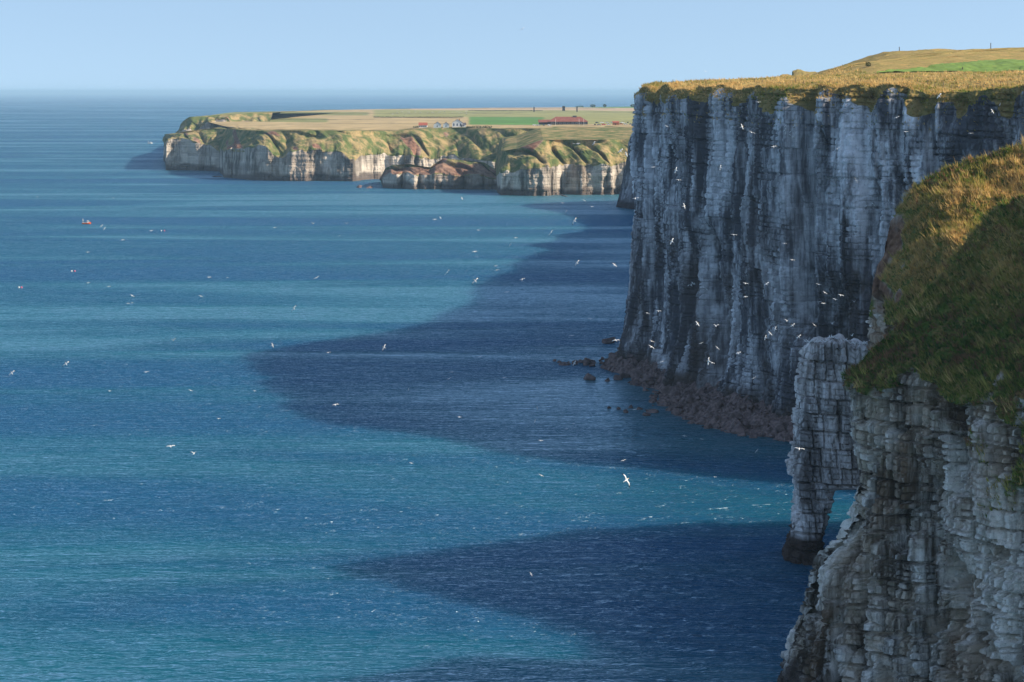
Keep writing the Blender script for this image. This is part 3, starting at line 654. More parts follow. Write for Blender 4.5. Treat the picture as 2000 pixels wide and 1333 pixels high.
# ------------------------------------------------------------------ rough grass
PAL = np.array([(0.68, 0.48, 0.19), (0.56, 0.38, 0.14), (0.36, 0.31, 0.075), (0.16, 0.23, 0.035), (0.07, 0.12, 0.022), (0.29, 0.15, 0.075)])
def tufts(name, Q, veg, count, blades, hgt, wid, seed, label, palette_shift=0.0, lean=(-0.35, 0.1), nscale=7.0):
    g = np.random.default_rng(seed)
    a = Q[:-1, :-1]; b = Q[1:, :-1]; c = Q[:-1, 1:]
    cr = np.cross(b - a, c - a); ar = np.linalg.norm(cr, axis=-1)
    nrm = cr / np.maximum(ar, 1e-9)[..., None]; nrm *= np.sign(nrm[..., 2:3] + 1e-6)
    w = ar * np.clip(veg[:-1, :-1] - 0.35, 0, 1) * (np.clip(nrm[..., 2] + 0.15, 0, 1) ** 0.5)
    w = np.where(np.isfinite(w), w, 0); p = (w / w.sum()).ravel(); idx = g.choice(len(p), count, p=p)
    i, j = np.unravel_index(idx, w.shape); u, v = g.random((2, count, 1))
    base = a[i, j] * (1 - u - v) + b[i, j] * u + c[i, j] * v; n = nrm[i, j]
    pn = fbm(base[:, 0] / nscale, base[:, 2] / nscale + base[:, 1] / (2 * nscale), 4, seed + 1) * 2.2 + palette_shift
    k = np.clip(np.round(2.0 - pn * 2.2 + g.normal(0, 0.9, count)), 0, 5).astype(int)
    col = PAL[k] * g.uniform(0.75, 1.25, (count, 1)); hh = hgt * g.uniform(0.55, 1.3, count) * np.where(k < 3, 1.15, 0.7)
    V = np.empty((count, blades, 3, 3)); 
    for q in range(blades):
        ang = g.uniform(0, 2 * np.pi, count); off = g.normal(0, 0.22 * hgt, (count, 3)); off[:, 2] *= 0.2
        side = np.stack([np.cos(ang), np.sin(ang), 0 * ang], -1) * (wid * g.uniform(0.6, 1.3, (count, 1)))
        up = 0.45 * n + np.array([0, 0, 0.75]) + g.normal(0, 0.30, (count, 3)) + np.array([lean[0], lean[1], 0])
        tip = base + off + up * (hh * g.uniform(0.6, 1.1, count))[:, None]
        V[:, q, 0] = base + off - side - n * 0.1; V[:, q, 1] = base + off + side - n * 0.1; V[:, q, 2] = tip
    nt = count * blades; A = np.ones((count, blades, 3, 4)); A[..., :3] = col[:, None, None, :]
    me = raw_mesh(name, V.reshape(-1, 3), np.arange(nt * 3), 3, M['blades'], {'tint': A.reshape(-1, 4)})
    return finish(bpy.data.objects.new(name, me), kind='stuff', label=label)
fr = Nside > 0
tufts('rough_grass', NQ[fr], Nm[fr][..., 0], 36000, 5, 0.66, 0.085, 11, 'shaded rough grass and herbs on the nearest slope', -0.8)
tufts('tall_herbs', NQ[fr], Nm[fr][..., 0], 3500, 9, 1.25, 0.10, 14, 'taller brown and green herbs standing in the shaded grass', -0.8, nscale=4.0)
fr = Fside > 0
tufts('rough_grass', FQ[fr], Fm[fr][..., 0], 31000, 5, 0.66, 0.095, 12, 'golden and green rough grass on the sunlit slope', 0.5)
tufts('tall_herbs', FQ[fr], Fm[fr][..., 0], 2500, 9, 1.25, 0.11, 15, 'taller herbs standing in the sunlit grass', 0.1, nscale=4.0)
sel = (cY < 800) & (cX < 200)
cap = np.concatenate([CLF[sel][:, -40:], CLT[sel][:, :85]], 1); dcap = np.ones(cap.shape[:2]); dcap[:, :40] = 0.75; dcap[:, :26] = 0.4
dcap[:, 56:] = 0.5; dcap[:, 85:] = 0.42; dcap[(cap[..., 0] > 134) & (cap[..., 1] > 762)] = 0
tufts('rough_grass', cap, dcap, 38000, 4, 0.55, 0.15, 13, 'tan rough grass along the top of the tall cliff', 0.5, nscale=11.0)

# ------------------------------------------------------------------ rubble and boulders below the tall cliff
BT = [(44, 752, 13), (46, 735, 12), (50, 716, 11), (54, 702, 13), (60, 680, 15), (65, 660, 22), (71, 636, 25), (77, 612, 20), (84, 597, 15), (96, 592, 13), (112, 586, 12)]
def near_s(xp, yp): return int(np.argmin((cX - xp) ** 2 + (cY - yp) ** 2))
bi = [near_s(a, b) for a, b, _ in BT]; i0, i1 = bi[0], bi[-1]
def heap():
    ii = np.arange(i0, i1, 1); wd = np.interp(ii, bi, [w for *_, w in BT]); u = np.linspace(0, 1, 60)
    ii_s = cs[ii]
    off = wd[:, None] * u[None, :]
    X = cX[ii][:, None] + cnx[ii][:, None] * off; Y = cY[ii][:, None] + cny[ii][:, None] * off
    lump = fbm(X / 3.0, Y / 3.0, 4, 800); 
    Z = 7.5 * (1 - u[None, :]) ** 0.9 - 1.4 + 2.6 * lump * (1 - 0.3 * u[None, :]) + 1.2 * noise2(X / 8.0, Y / 8.0, 801)
    return np.stack([X, Y, Z], -1)
HEAP = heap()
grid_obj('rubble', HEAP, M['boulder'], None, kind='stuff', label='dark rubble heaped along the foot of the tall cliff')
def boulder_mesh(k):
    import bmesh
    g = np.random.default_rng(900 + k); bm = bmesh.new()
    for p in g.normal(0, 1, (16, 3)):
        p = p / np.linalg.norm(p) * g.uniform(0.75, 1.05); bm.verts.new((p[0] * 1.15, p[1] * 0.95, p[2] * 0.75))
    r = bmesh.ops.convex_hull(bm, input=bm.verts)
    bmesh.ops.delete(bm, geom=[e for e in r['geom_interior'] if isinstance(e, bmesh.types.BMVert)], context='VERTS')
    bmesh.ops.bevel(bm, geom=list(bm.edges), offset=0.08, segments=1, affect='EDGES')
    me = bpy.data.meshes.new('boulder'); bm.to_mesh(me); bm.free(); me.materials.append(M['boulder']); return me
BM_ = [boulder_mesh(k) for k in range(8)]
g = np.random.default_rng(5); nb_ = 0
def boulder(x, y, z, r, label='dark angular boulder in the rubble at the foot of the tall cliff', group='boulders at the foot of the tall cliff'):
    return obj('boulder', BM_[int(g.integers(8))], loc=(float(x), float(y), float(z)), rot=(float(g.uniform(-.4, .4)), float(g.uniform(-.4, .4)), float(g.uniform(0, 6.3))), scale=tuple(float(v) for v in r * g.uniform(0.75, 1.3, 3)), label=label, cat='boulder', group=group)
while nb_ < 250:
    a = int(g.integers(HEAP.shape[0])); b = int(g.integers(14, 60)); p = HEAP[a, b]
    if p[2] < -1.0 or p[0] > 92: continue
    boulder(p[0], p[1], max(p[2], -0.2) + 0.1, g.uniform(0.8, 2.0) * (1.35 if g.random() < 0.15 else 1)); nb_ += 1
for k in range(44):                                              # the spit running out from the corner
    f = g.random() ** 0.8; x = 42 - 24 * f; y = 750 + g.normal(0, 5.0 * (1 - 0.6 * f))
    boulder(x, y, 2.6 * (1 - f) * g.random(), g.uniform(0.9, 2.4) * (1.1 - 0.55 * f), 'dark boulder on the low rocky spit running out from the tall cliff corner', 'boulders on the rocky spit')
xx, yy, _ = px(1152, 742, dsea(742)); boulder(xx, yy, 0.5, 2.6, 'largest lone dark boulder standing in the water below the tall cliff corner', 'boulders standing in the water')
xx, yy, _ = px(1190, 668, dsea(670)); boulder(xx, yy, 0.8, 3.4, 'dark rock at the waterline behind the rocky spit', 'boulders standing in the water')
for (bx, by, br) in [(1186, 745, 1.8), (1205, 742, 2.2), (1222, 738, 2.0), (1240, 752, 2.1), (1208, 800, 1.0), (1222, 806, 1.2), (1232, 797, 1.4), (1248, 800, 1.5), (1190, 798, 0.9), (1262, 812, 1.6), (1275, 806, 1.7), (1083, 706, 1.0), (1093, 709, 1.1)]:
    xx, yy, _ = px(bx, by, dsea(by)); boulder(xx, yy, 0.2, br, 'low dark boulder awash just off the rubble below the tall cliff', 'boulders standing in the water')
# rocks at the far headland
for (bx, by, br, lb) in [(925, 366, 5.0, 'dark tilted rock on the far beach below the red slump'), (945, 368, 4.0, 'smaller dark rock beside the tilted one on the far beach'), (958, 364, 6.0, 'tall dark rock against the pale far cliff'),
                         (1103, 384, 3.0, 'flat pale rock in the sea below the gullied promontory'), (700, 367, 5.0, 'low reef rock off the far headland'), (722, 368, 4.0, 'low reef rock nearest the slumped point'), (425, 346, 4.5, 'low reef ledge off the left end of the far headland')]:
    xx, yy, _ = px(bx, by, dsea(by)); o = boulder(xx, yy, 0.3 if br < 5.5 else 2.0, br, lb, 'rocks off the far headland'); o.scale.z *= 0.35 if 'low' in lb or 'flat' in lb else 1.0; o.scale.x *= 1.6

# ------------------------------------------------------------------ gannets
M['white'] = plain('white_plumage', (0.80, 0.80, 0.78), 0.7, 0.04)
M['black'] = plain('black_feather', (0.02, 0.018, 0.018), 0.6, 0.2)
M['buff'] = plain('buff_head', (0.66, 0.52, 0.30), 0.7, 0.1)
def ring(y, rx, rz, zc=0.0, n=8): return [(rx * math.cos(2 * math.pi * k / n), y, zc + rz * math.sin(2 * math.pi * k / n)) for k in range(n)]
def bird_parts():
    R = {}
    R['body'] = MB().loft([ring(-0.34, 0.03, 0.03), ring(-0.22, 0.075, 0.07), ring(0.0, 0.105, 0.10), ring(0.16, 0.085, 0.085), ring(0.27, 0.055, 0.06)]).mesh('gannet_body', M['white'], True)
    R['head'] = MB().loft([ring(0.265, 0.052, 0.056), ring(0.34, 0.052, 0.055), ring(0.40, 0.042, 0.042), ring(0.44, 0.02, 0.02, -0.01), ring(0.54, 0.006, 0.006, -0.02)]).mesh('gannet_head', M['buff'], True)
    R['tail'] = MB().add([(-0.04, -0.31, 0.015), (0.04, -0.31, 0.015), (0.0, -0.56, 0.008), (-0.04, -0.31, -0.015), (0.04, -0.31, -0.015), (0, -0.56, -0.008)],
                         [(0, 1, 2), (5, 4, 3), (0, 3, 4, 1), (1, 4, 5, 2), (2, 5, 3, 0)]).mesh('gannet_tail', M['white'])
    # wing stations: span fraction, leading edge y, trailing edge y
    for pose, (d1, d2) in {'glide': (0.10, -0.10), 'raised': (0.75, 0.35), 'lowered': (0.15, -0.65)}.items():
        def station(t, le, te, thick):
            x = 0.06 + min(t, 0.42) * 0.92 * math.cos(d1) + max(t - 0.42, 0) * 0.92 * math.cos(d2)
            z = 0.03 + min(t, 0.42) * 0.92 * math.sin(d1) + max(t - 0.42, 0) * 0.92 * math.sin(d2)
            return [(x, le, z), (x, (le * 0.65 + te * 0.35), z + thick), (x, te, z), (x, (le * 0.65 + te * 0.35), z - thick * 0.4)]
        a = [station(0.0, 0.12, -0.12, 0.03), station(0.22, 0.16, -0.09, 0.024), station(0.42, 0.18, -0.06, 0.02), station(0.74, 0.08, -0.10, 0.014)]
        b = [station(0.745, 0.079, -0.101, 0.014), station(0.88, 0.0, -0.11, 0.01), station(1.0, -0.12, -0.15, 0.004)]
        for sg, nm in ((1, 'R'), (-1, 'L')):
            fl = lambda q: [[(sg * x, y, z) for x, y, z in r] for r in q]
            R[pose + nm] = MB().loft(fl(a)).mesh('gannet_wing', M['white'], True); R[pose + nm + 't'] = MB().loft(fl(b)).mesh('gannet_wing_tip', M['black'], True)
        # far birds: one mesh
        mb = MB(); mb.loft([ring(-0.5, 0.01, 0.01), ring(-0.22, 0.07, 0.07), ring(0.0, 0.105, 0.10), ring(0.27, 0.055, 0.06), ring(0.5, 0.01, 0.01, -0.02)])
        for sg in (1, -1):
            mb.loft([[(sg * x, y, z) for x, y, z in r] for r in a], 0); mb.loft([[(sg * x, y, z) for x, y, z in r] for r in b], 1)
        R[pose + 'far'] = mb.mesh('gannet_far', [M['white'], M['black']], True)
    return R
BP = bird_parts()
# x, y, span in pixels, kind (X banking, L level, V raised, M lowered), tilt of the wings in the picture
BIRDS = """1020 57 10 L 30;1378 140 9 L -20;
73 385 5 L 0;221 387 5 L 0;198 442 8 X 40;204 447 7 X 60;295 451 7 M 0;239 469 8 M 5;171 493 8 L 0;172 553 8 L 10;212 560 8 M 5;408 542 8 M 0;444 543 6 L 0;392 579 9 M -20;258 578 9 L -25;250 593 8 L 0;258 592 6 L 0;338 665 10 V 0;
129 711 14 X 35;23 729 14 X 40;285 727 10 L 5;372 763 9 L -25;214 764 7 L 0;497 764 6 L 0;536 445 8 M 5;612 437 8 V 0;677 437 6 V 0;663 461 8 L 30;849 429 9 L 0;860 426 6 X -60;902 388 7 X -60;934 450 8 L 0;927 492 10 M 0;
968 520 8 L 0;970 528 11 M 10;873 533 14 L 45;928 549 15 X 45;618 543 12 L 20;574 603 13 X 55;990 571 10 L 10;997 478 10 L 50;532 675 10 X -70;641 689 10 M 10;750 679 13 X 65;938 697 10 L 10;883 727 9 M 0;877 740 11 L 30;985 738 8 L 0;798 761 5 X 80;
1098 397 6 L 0;1141 392 8 L -35;1156 404 7 L 0;1106 413 7 L 50;1122 432 14 X 60;1076 455 12 L 45;1007 465 8 L 5;1127 514 13 X 55;1200 518 10 X -40;1020 546 12 L 30;1153 623 10 L -15;1117 656 10 L 5;1193 654 8 L 0;1203 665 15 M 0;1264 612 10 M -20;1286 608 10 L 0;1273 667 11 L -15;1272 678 13 L -20;1241 388 13 L 15;1122 710 12 X 60;
1302 247 9 L -30;1449 248 12 X -70;1468 259 14 L -20;1481 200 9 L 0;1511 287 10 X 10;1275 327 6 L 0;1407 328 11 X 80;1320 333 13 X 75;1325 352 11 L -5;1336 403 12 X -75;1312 472 14 X 65;1433 459 13 L -5;1532 476 9 L 0;1212 295 12 X 40;1223 302 8 X -70;1160 280 9 X 55;1129 281 8 X 10;1121 281 6 L 0;
1834 188 13 X 50;1751 230 11 L 25;1769 258 10 L 0;1635 291 10 L 30;1672 353 13 L -60;1938 218 9 X -60;1953 205 7 L 70;1896 261 10 M 0;
1547 508 10 L -5;1456 554 8 L -10;1497 555 11 X 35;1456 580 9 M 0;1599 556 13 L -15;1611 572 10 L -25;1642 577 11 M -5;1631 585 8 L -20;1600 590 10 L 10;1608 593 10 L -10;1668 590 8 V 0;1537 627 11 V 10;1548 636 9 X 40;1590 635 11 L -40;1625 632 10 V 0;1514 643 10 X 70;1504 652 8 X -45;1495 660 10 X 75;1560 658 10 X 40;1664 656 8 V 10;
1362 633 12 X -55;1398 637 10 V -10;1369 671 9 L 20;1401 680 10 L -40;1384 706 16 X 85;1391 709 7 L -10;1442 690 8 X 20;1472 739 9 L 25;1459 750 9 L 25;1293 707 10 M 15;1240 800 9 L 5;
1561 877 20 L -3;1223 938 25 X -62;1217 900 11 L 10;1337 852 10 L 0;1371 858 7 L -10;1478 881 9 L 45;1056 861 9 L -5;1107 838 5 L 0;1120 828 5 L 0;1049 797 7 X -80;1045 823 8 X 70;897 815 9 L 0;803 905 8 L -20;1057 929 11 L -30;1037 1122 6 X -60;1396 932 6 L 0;
333 872 17 L -3;379 886 12 V 15;427 818 8 L 0;655 791 12 M 5;1592 757 8 V 0""".replace('\n', '')
def region(x, y):
    if y < 165 and x < 1500: return 'against the pale sky' if x < 1200 else 'just above the grassy top of the tall cliff'
    if x > 1560 and y > 600 and x < 1700 and y < 670: return 'above the birds perched on the rock arch'
    if x > 1560 and 740 < y < 900: return 'in front of the rock arch'
    if x > 1580 and y < 400: return 'before the bright upper face of the tall cliff'
    if x > 1580: return 'before the dark hollow above the rock arch'
    if x > 1240 and y < 360: return 'before the upper left of the tall cliff'
    if x > 1240 and y < 520: return 'halfway up the left side of the tall cliff'
    if x > 1440 and y < 700: return 'before the lower face left of the rock arch'
    if x > 1225 and 590 < y < 770: return 'low before the foot of the tall cliff'
    if x > 1080 and y < 320: return 'before the gullied promontory'
    if x > 1230 and y >= 770: return 'over shaded water below the rubble'
    if y < 420 and x > 800: return 'over the sea in front of the gullied promontory'
    if x > 1060 and y < 560: return 'over blue water left of the tall cliff'
    if x > 1060 and y < 760: return 'by the rocky spit at the tall cliff corner'
    if x > 820 and y < 600: return 'over bright water below the far headland'
    if x > 820 and y < 780: return 'over the dark cliff shadow'
    if x > 780: return 'over mid water left of the rock arch'
    if x > 480 and y < 500: return 'over far water below the middle of the headland'
    if x > 480: return 'at the left tip of the cliff shadow'
    if y < 480: return 'on the water near the orange boat'
    if y < 620: return 'over open sea below the orange boat'
    if y < 780: return 'over open sea near the left edge'
    return 'over the streaked sea lower left'
POSE = {'X': 'banking, wings spread', 'L': 'gliding side on', 'V': 'with raised wings', 'M': 'with drooped wings'}
ORD = ['leftmost', 'second leftmost', 'third leftmost', 'fourth leftmost', 'fifth leftmost', 'sixth leftmost', 'seventh leftmost', 'eighth leftmost', 'ninth leftmost']
recs = []
for e in BIRDS.split(';'):
    if e.strip():
        a = e.split(); recs.append((float(a[0]), float(a[1]), float(a[2]), a[3], float(a[4])))
groups = {}
for i, r in enumerate(recs): groups.setdefault((r[3], region(r[0], r[1])), []).append(i)
LAB = {}
for (k, rg), ids in groups.items():
    ids.sort(key=lambda i: recs[i][0])
    for n_, i in enumerate(ids):
        LAB[i] = f'gannet {POSE[k]} {rg}'.replace('on the sea', 'at sea') + ('' if len(ids) == 1 else f', {ORD[n_]}')
g = np.random.default_rng(21)
def bird(i, x, y, span, kind, tilt):
    d = F * 1.9 / span * {'X': 1.0, 'L': 0.95, 'V': 0.8, 'M': 0.85}[kind]
    lim = dsea(y) * 0.93 if y > 190 else 900
    if x > 1235 and y < 760: lim = min(lim, 545)
    if x > 1190 and y < 420: lim = min(lim, 620)
    if x > 1560 and y > 600: lim = min(lim, 415)
    if x > 1700: lim = min(lim, 520)
    if x > 1190 and y < 780 and (kind in 'XM' or (i % 2 == 0)): lim = min(lim, 330)
    span = span * 1.18
    d = min(d, lim); size = (span * d / F) / 1.9 * {'X': 1.0, 'L': 1.05, 'V': 1.25, 'M': 1.18}[kind]; size = max(size, 0.55) * 1.08
    if d > 900 and size < 0.9: size = 0.9
    P_ = Vector(px(x, y, d)); T = math.radians(-tilt)
    flip = g.choice([-1, 1])
    if kind == 'X': Rm = Matrix.Rotation(T, 3, 'Y') @ Matrix.Rotation(math.radians(62 + g.uniform(-14, 20)), 3, 'X') 
    elif kind == 'L': Rm = Matrix.Rotation(T, 3, 'Y') @ Matrix.Rotation(math.radians(g.uniform(6, 22)), 3, 'X') @ Matrix.Rotation(math.radians(g.uniform(-28, 28)), 3, 'Z')
    else: Rm = Matrix.Rotation(T, 3, 'Y') @ Matrix.Rotation(math.radians(g.uniform(0, 25)), 3, 'X') @ Matrix.Rotation(math.radians(g.uniform(-30, 30) + (180 if flip > 0 else 0)), 3, 'Z')
    pose = {'X': 'glide', 'L': 'glide', 'V': 'raised', 'M': 'lowered'}[kind]
    rot = Rm.to_euler()
    if span < 8.5:
        obj('gannet', BP[pose + 'far'], loc=P_, rot=rot, scale=float(size), label=LAB[i], cat='gannet', group='gannets in flight'); return
    o = obj('gannet', None, loc=P_, rot=rot, scale=float(size), label=LAB[i], cat='gannet', group='gannets in flight')
    obj('body', BP['body'], o); obj('head', BP['head'], o); obj('tail', BP['tail'], o)
    for s_ in 'RL':
        w = obj('wing', BP[pose + s_], o); obj('wing_tip', BP[pose + s_ + 't'], w)
for i, r in enumerate(recs): bird(i, *r)

# perched gannets
pb = MB().loft([ring(-0.42, 0.02, 0.02, 0.10), ring(-0.25, 0.08, 0.07, 0.17), ring(0.0, 0.13, 0.13, 0.27), ring(0.16, 0.11, 0.13, 0.36), ring(0.24, 0.06, 0.08, 0.47), ring(0.27, 0.05, 0.06, 0.56), ring(0.34, 0.045, 0.045, 0.60), ring(0.40, 0.02, 0.02, 0.59), ring(0.50, 0.006, 0.006, 0.58)])
pb.box(-0.06, -0.03, -0.02, 0.02, 0.0, 0.2, 1); pb.box(0.03, 0.06, -0.02, 0.02, 0.0, 0.2, 1)
pb.loft([ring(-0.50, 0.015, 0.015, 0.12), ring(-0.40, 0.03, 0.025, 0.13)], 1)
PBm = pb.mesh('perched_gannet', [M['white'], M['black']], True)
def perched(p, size, label, group): obj('perched_gannet', PBm, loc=tuple(float(v) for v in p), rot=(0, 0, float(g.uniform(0, 6.3))), scale=float(size), label=label, cat='gannet', group=group)
toprow = ARQ[:220, -2]
for X_ in np.arange(62.6, 82.0, 0.42):
    X_ += g.uniform(-0.12, 0.12); q = ARQ[:220, -3:-1].reshape(-1, 3); q = q[np.argmin(np.abs(q[:, 0] - X_) + 0.3 * (q[:, 1] - 434.5) ** 2)]
    zz = np.interp(X_, [62.2, 63.4, 65.2, 90], [42.2, 45.0, 46.4, 46.6])
    perched((X_, q[1] + 0.35 + g.uniform(0, 0.5), max(q[2], zz - 0.3) - 0.02), g.uniform(1.0, 1.25), 'white gannet perched in the row along the top of the rock arch', 'gannets perched on the rock arch')
CV = CLF[:, :].reshape(-1, 3); cvx = 1000 + CV[:, 0] * F / CV[:, 1]; cvy = HORIZON + (CAM_Z - CV[:, 2]) * F / CV[:, 1]
for (ax, ay, nn, sx, sy, where) in [(1540, 258, 9, 14, 9, 'on a ledge near the top of the tall cliff'), (1552, 268, 5, 8, 5, 'on a ledge near the top of the tall cliff'), (1352, 557, 8, 9, 4, 'on the sloping ledge low on the tall cliff'), (1374, 566, 5, 6, 3, 'on the sloping ledge low on the tall cliff'), (1450, 408, 6, 10, 2, 'on a ledge halfway up the tall cliff'), (1700, 405, 4, 9, 3, 'on a ledge above the sunlit grassy slope')]:
    for k in range(nn):
        qx, qy = ax + g.uniform(-sx, sx), ay + g.uniform(-sy, sy)
        c = np.where((np.abs(cvx - qx) < 2.5) & (np.abs(cvy - qy) < 2.5))[0]
        if len(c) == 0: continue
        v = CV[c[np.argmin(CV[c, 1])]]; v = v + (np.array([0, 0, CAM_Z]) - v) / np.linalg.norm(v) * 0.35
        perched(v, 1.15, 'small white gannet perched ' + where, 'gannets perched on cliff ledges')

# ------------------------------------------------------------------ boats and buoys
M['orange'] = plain('orange_paint', (0.62, 0.10, 0.03), 0.45, 0.1); M['boatwhite'] = plain('boat_white', (0.75, 0.74, 0.70), 0.4, 0.05)
M['darkgear'] = plain('dark_gear', (0.03, 0.03, 0.035), 0.7, 0.3); M['pinkfloat'] = plain('pink_float', (0.75, 0.16, 0.22), 0.5, 0.05); M['foam'] = plain('foam', (0.75, 0.77, 0.78), 0.8, 0.08)
M['window'] = plain('window_glass', (0.04, 0.05, 0.06), 0.15, 0.2, spec=0.6)
def hull(L, B, H, mats):
    rings = []
    for f in np.linspace(0, 1, 9):
        x = (f - 0.5) * L; b = B * 0.5 * (1 - max(0, (f - 0.55) / 0.45) ** 2.2) * (0.85 + 0.15 * min(1, f * 4)); sh = H * (1 + 0.45 * f ** 3); b = max(b, 0.03)
        rings.append([(x, -b, sh), (x, -b * 0.85, 0.25 * H), (x, -b * 0.25, -0.35), (x, b * 0.25, -0.35), (x, b * 0.85, 0.25 * H), (x, b, sh)])
    return MB().loft(rings).mesh('hull', mats)
def boat(loc, L, rz, hullmat, name, label, mast_aft):
    o = obj(name, None, loc=loc, rot=(0, 0, rz), label=label, cat='boat')
    obj('hull', hull(L, L * 0.36, L * 0.15, hullmat), o)
    obj('gunwale', MB().box(-L * .48, L * .2, -L * .185, -L * .15, L * .15, L * .18).box(-L * .48, L * .2, L * .15, L * .185, L * .15, L * .18).mesh('gunwale', M['boatwhite']), o)
    cb = obj('wheelhouse', MB().prism([(L*.05, L*.15), (L*.30, L*.15), (L*.26, L*.38), (L*.05, L*.40)], -L*.11, L*.11, 'y').mesh('wheelhouse', M['boatwhite']), o)
    obj('window', MB().box(L*.08, L*.24, -L*.113, -L*.108, L*.27, L*.35).box(L*.08, L*.24, L*.108, L*.113, L*.27, L*.35).mesh('window', M['window']), cb)
    obj('mast', MB().loft([[(mast_aft*L + .05*math.cos(a), .05*math.sin(a), z_) for a in np.linspace(0, 5.24, 6)] for z_ in (L*.1, L*.72)]).mesh('mast', M['darkgear']), o)
    obj('steadying_sail', MB().prism([(mast_aft*L + .06, L*.3), (mast_aft*L + .06, L*.68), (mast_aft*L + L*.13, L*.32)], -.02, .02, 'y').mesh('steadying_sail', M['boatwhite']), o)
    for k in range(3): obj('crab_pot', MB().prism([(-.25, 0), (.25, 0), (.2, .3), (0, .42), (-.2, .3)], -.4, .4, 'y').mesh('crab_pot', M['darkgear']), o, loc=(-L*.28 + .55*k, 0.1 * (k - 1), L*.15))
    return o
x_, y_, _ = px(169, 438, dsea(438)); boat((x_, y_, 0.05), 6.6, 0.15, M['orange'], 'fishing_boat', 'small orange fishing boat with a mast on the open sea at left', -0.44)
x_, y_, _ = px(293, 281, dsea(281)); boat((x_, y_, 0.05), 9.5, 0.1, M['boatwhite'], 'motor_boat', 'small white motor boat left of the far headland', -0.40)
wk = MB(); wk.add([(-5, -0.6, 0.02), (-5, 0.6, 0.02), (-46, 2.5, 0.02), (-46, -1.0, 0.02)], [(0, 1, 2, 3)])
obj('boat_wake', wk.mesh('boat_wake', M['foam']), loc=(x_, y_, 0.0), rot=(0, 0, 0.03), label='thin white wake trailing left behind the white motor boat', cat='wake')
def buoy(bx, by, mat, label):
    x, y, _ = px(bx, by, dsea(by))
    o = obj('buoy', None, loc=(x, y, 0.0), label=label, cat='buoy', group='fishing buoys')
    rg = lambda r, z: [(r * math.cos(a), r * math.sin(a), z) for a in np.linspace(0, 2 * math.pi, 9)[:-1]]
    obj('float', MB().loft([rg(.15, -.25), rg(.42, 0.05), rg(.48, .35), rg(.36, .65), rg(.1, .8)]).mesh('float', mat, True), o)
    obj('staff', MB().loft([rg(.03, .7), rg(.02, 1.7)]).mesh('staff', M['darkgear']), o)
buoy(140, 531, M['boatwhite'], 'white buoy of the pair left of centre below the orange boat'); buoy(146, 531, M['pinkfloat'], 'pink buoy of the pair left of centre below the orange boat')
buoy(37, 563, M['boatwhite'], 'white buoy of the pair near the left edge'); buoy(42, 563, M['pinkfloat'], 'pink buoy of the pair near the left edge')
buoy(315, 452, M['boatwhite'], 'white buoy of the pair right of the orange boat'); buoy(321, 452, M['pinkfloat'], 'pale pink buoy of the pair right of the orange boat')

# ------------------------------------------------------------------ far buildings, cars, towers, hedges, trees
ALLG = np.concatenate([FP.reshape(-1, 3), HP[:, -5:].reshape(-1, 3), PP[:, -6:].reshape(-1, 3), SP[:, -4:].reshape(-1, 3)])
def gz(x, y): return float(ALLG[np.argmin((ALLG[:, 0] - x) ** 2 + (ALLG[:, 1] - y) ** 2), 2])
def on_plateau(xp, yp):
    """walk out along the view ray until it meets the plateau"""
    best = None
    for d in np.arange(2150, 5900, 20.0):
        X_, Y_, Z_ = px(xp, yp, d); zg = gz(X_, Y_)
        if Z_ <= zg: return (X_, Y_, zg)
    return (X_, Y_, zg)
M['render_wall'] = plain('white_render', (0.78, 0.77, 0.74), 0.8, 0.05); M['red_roof'] = plain('red_tiles', (0.36, 0.10, 0.06), 0.8, 0.2); M['slate'] = plain('slate_roof', (0.10, 0.095, 0.10), 0.6, 0.2)
M['brown_roof'] = plain('brown_tiles', (0.24, 0.085, 0.06), 0.85, 0.15, 0.4); M['darkwall'] = plain('dark_timber', (0.045, 0.035, 0.035), 0.8, 0.2); M['brick'] = plain('orange_brick', (0.36, 0.15, 0.08), 0.85, 0.2); M['bluetrim'] = plain('blue_trim', (0.10, 0.22, 0.40), 0.5, 0.1)
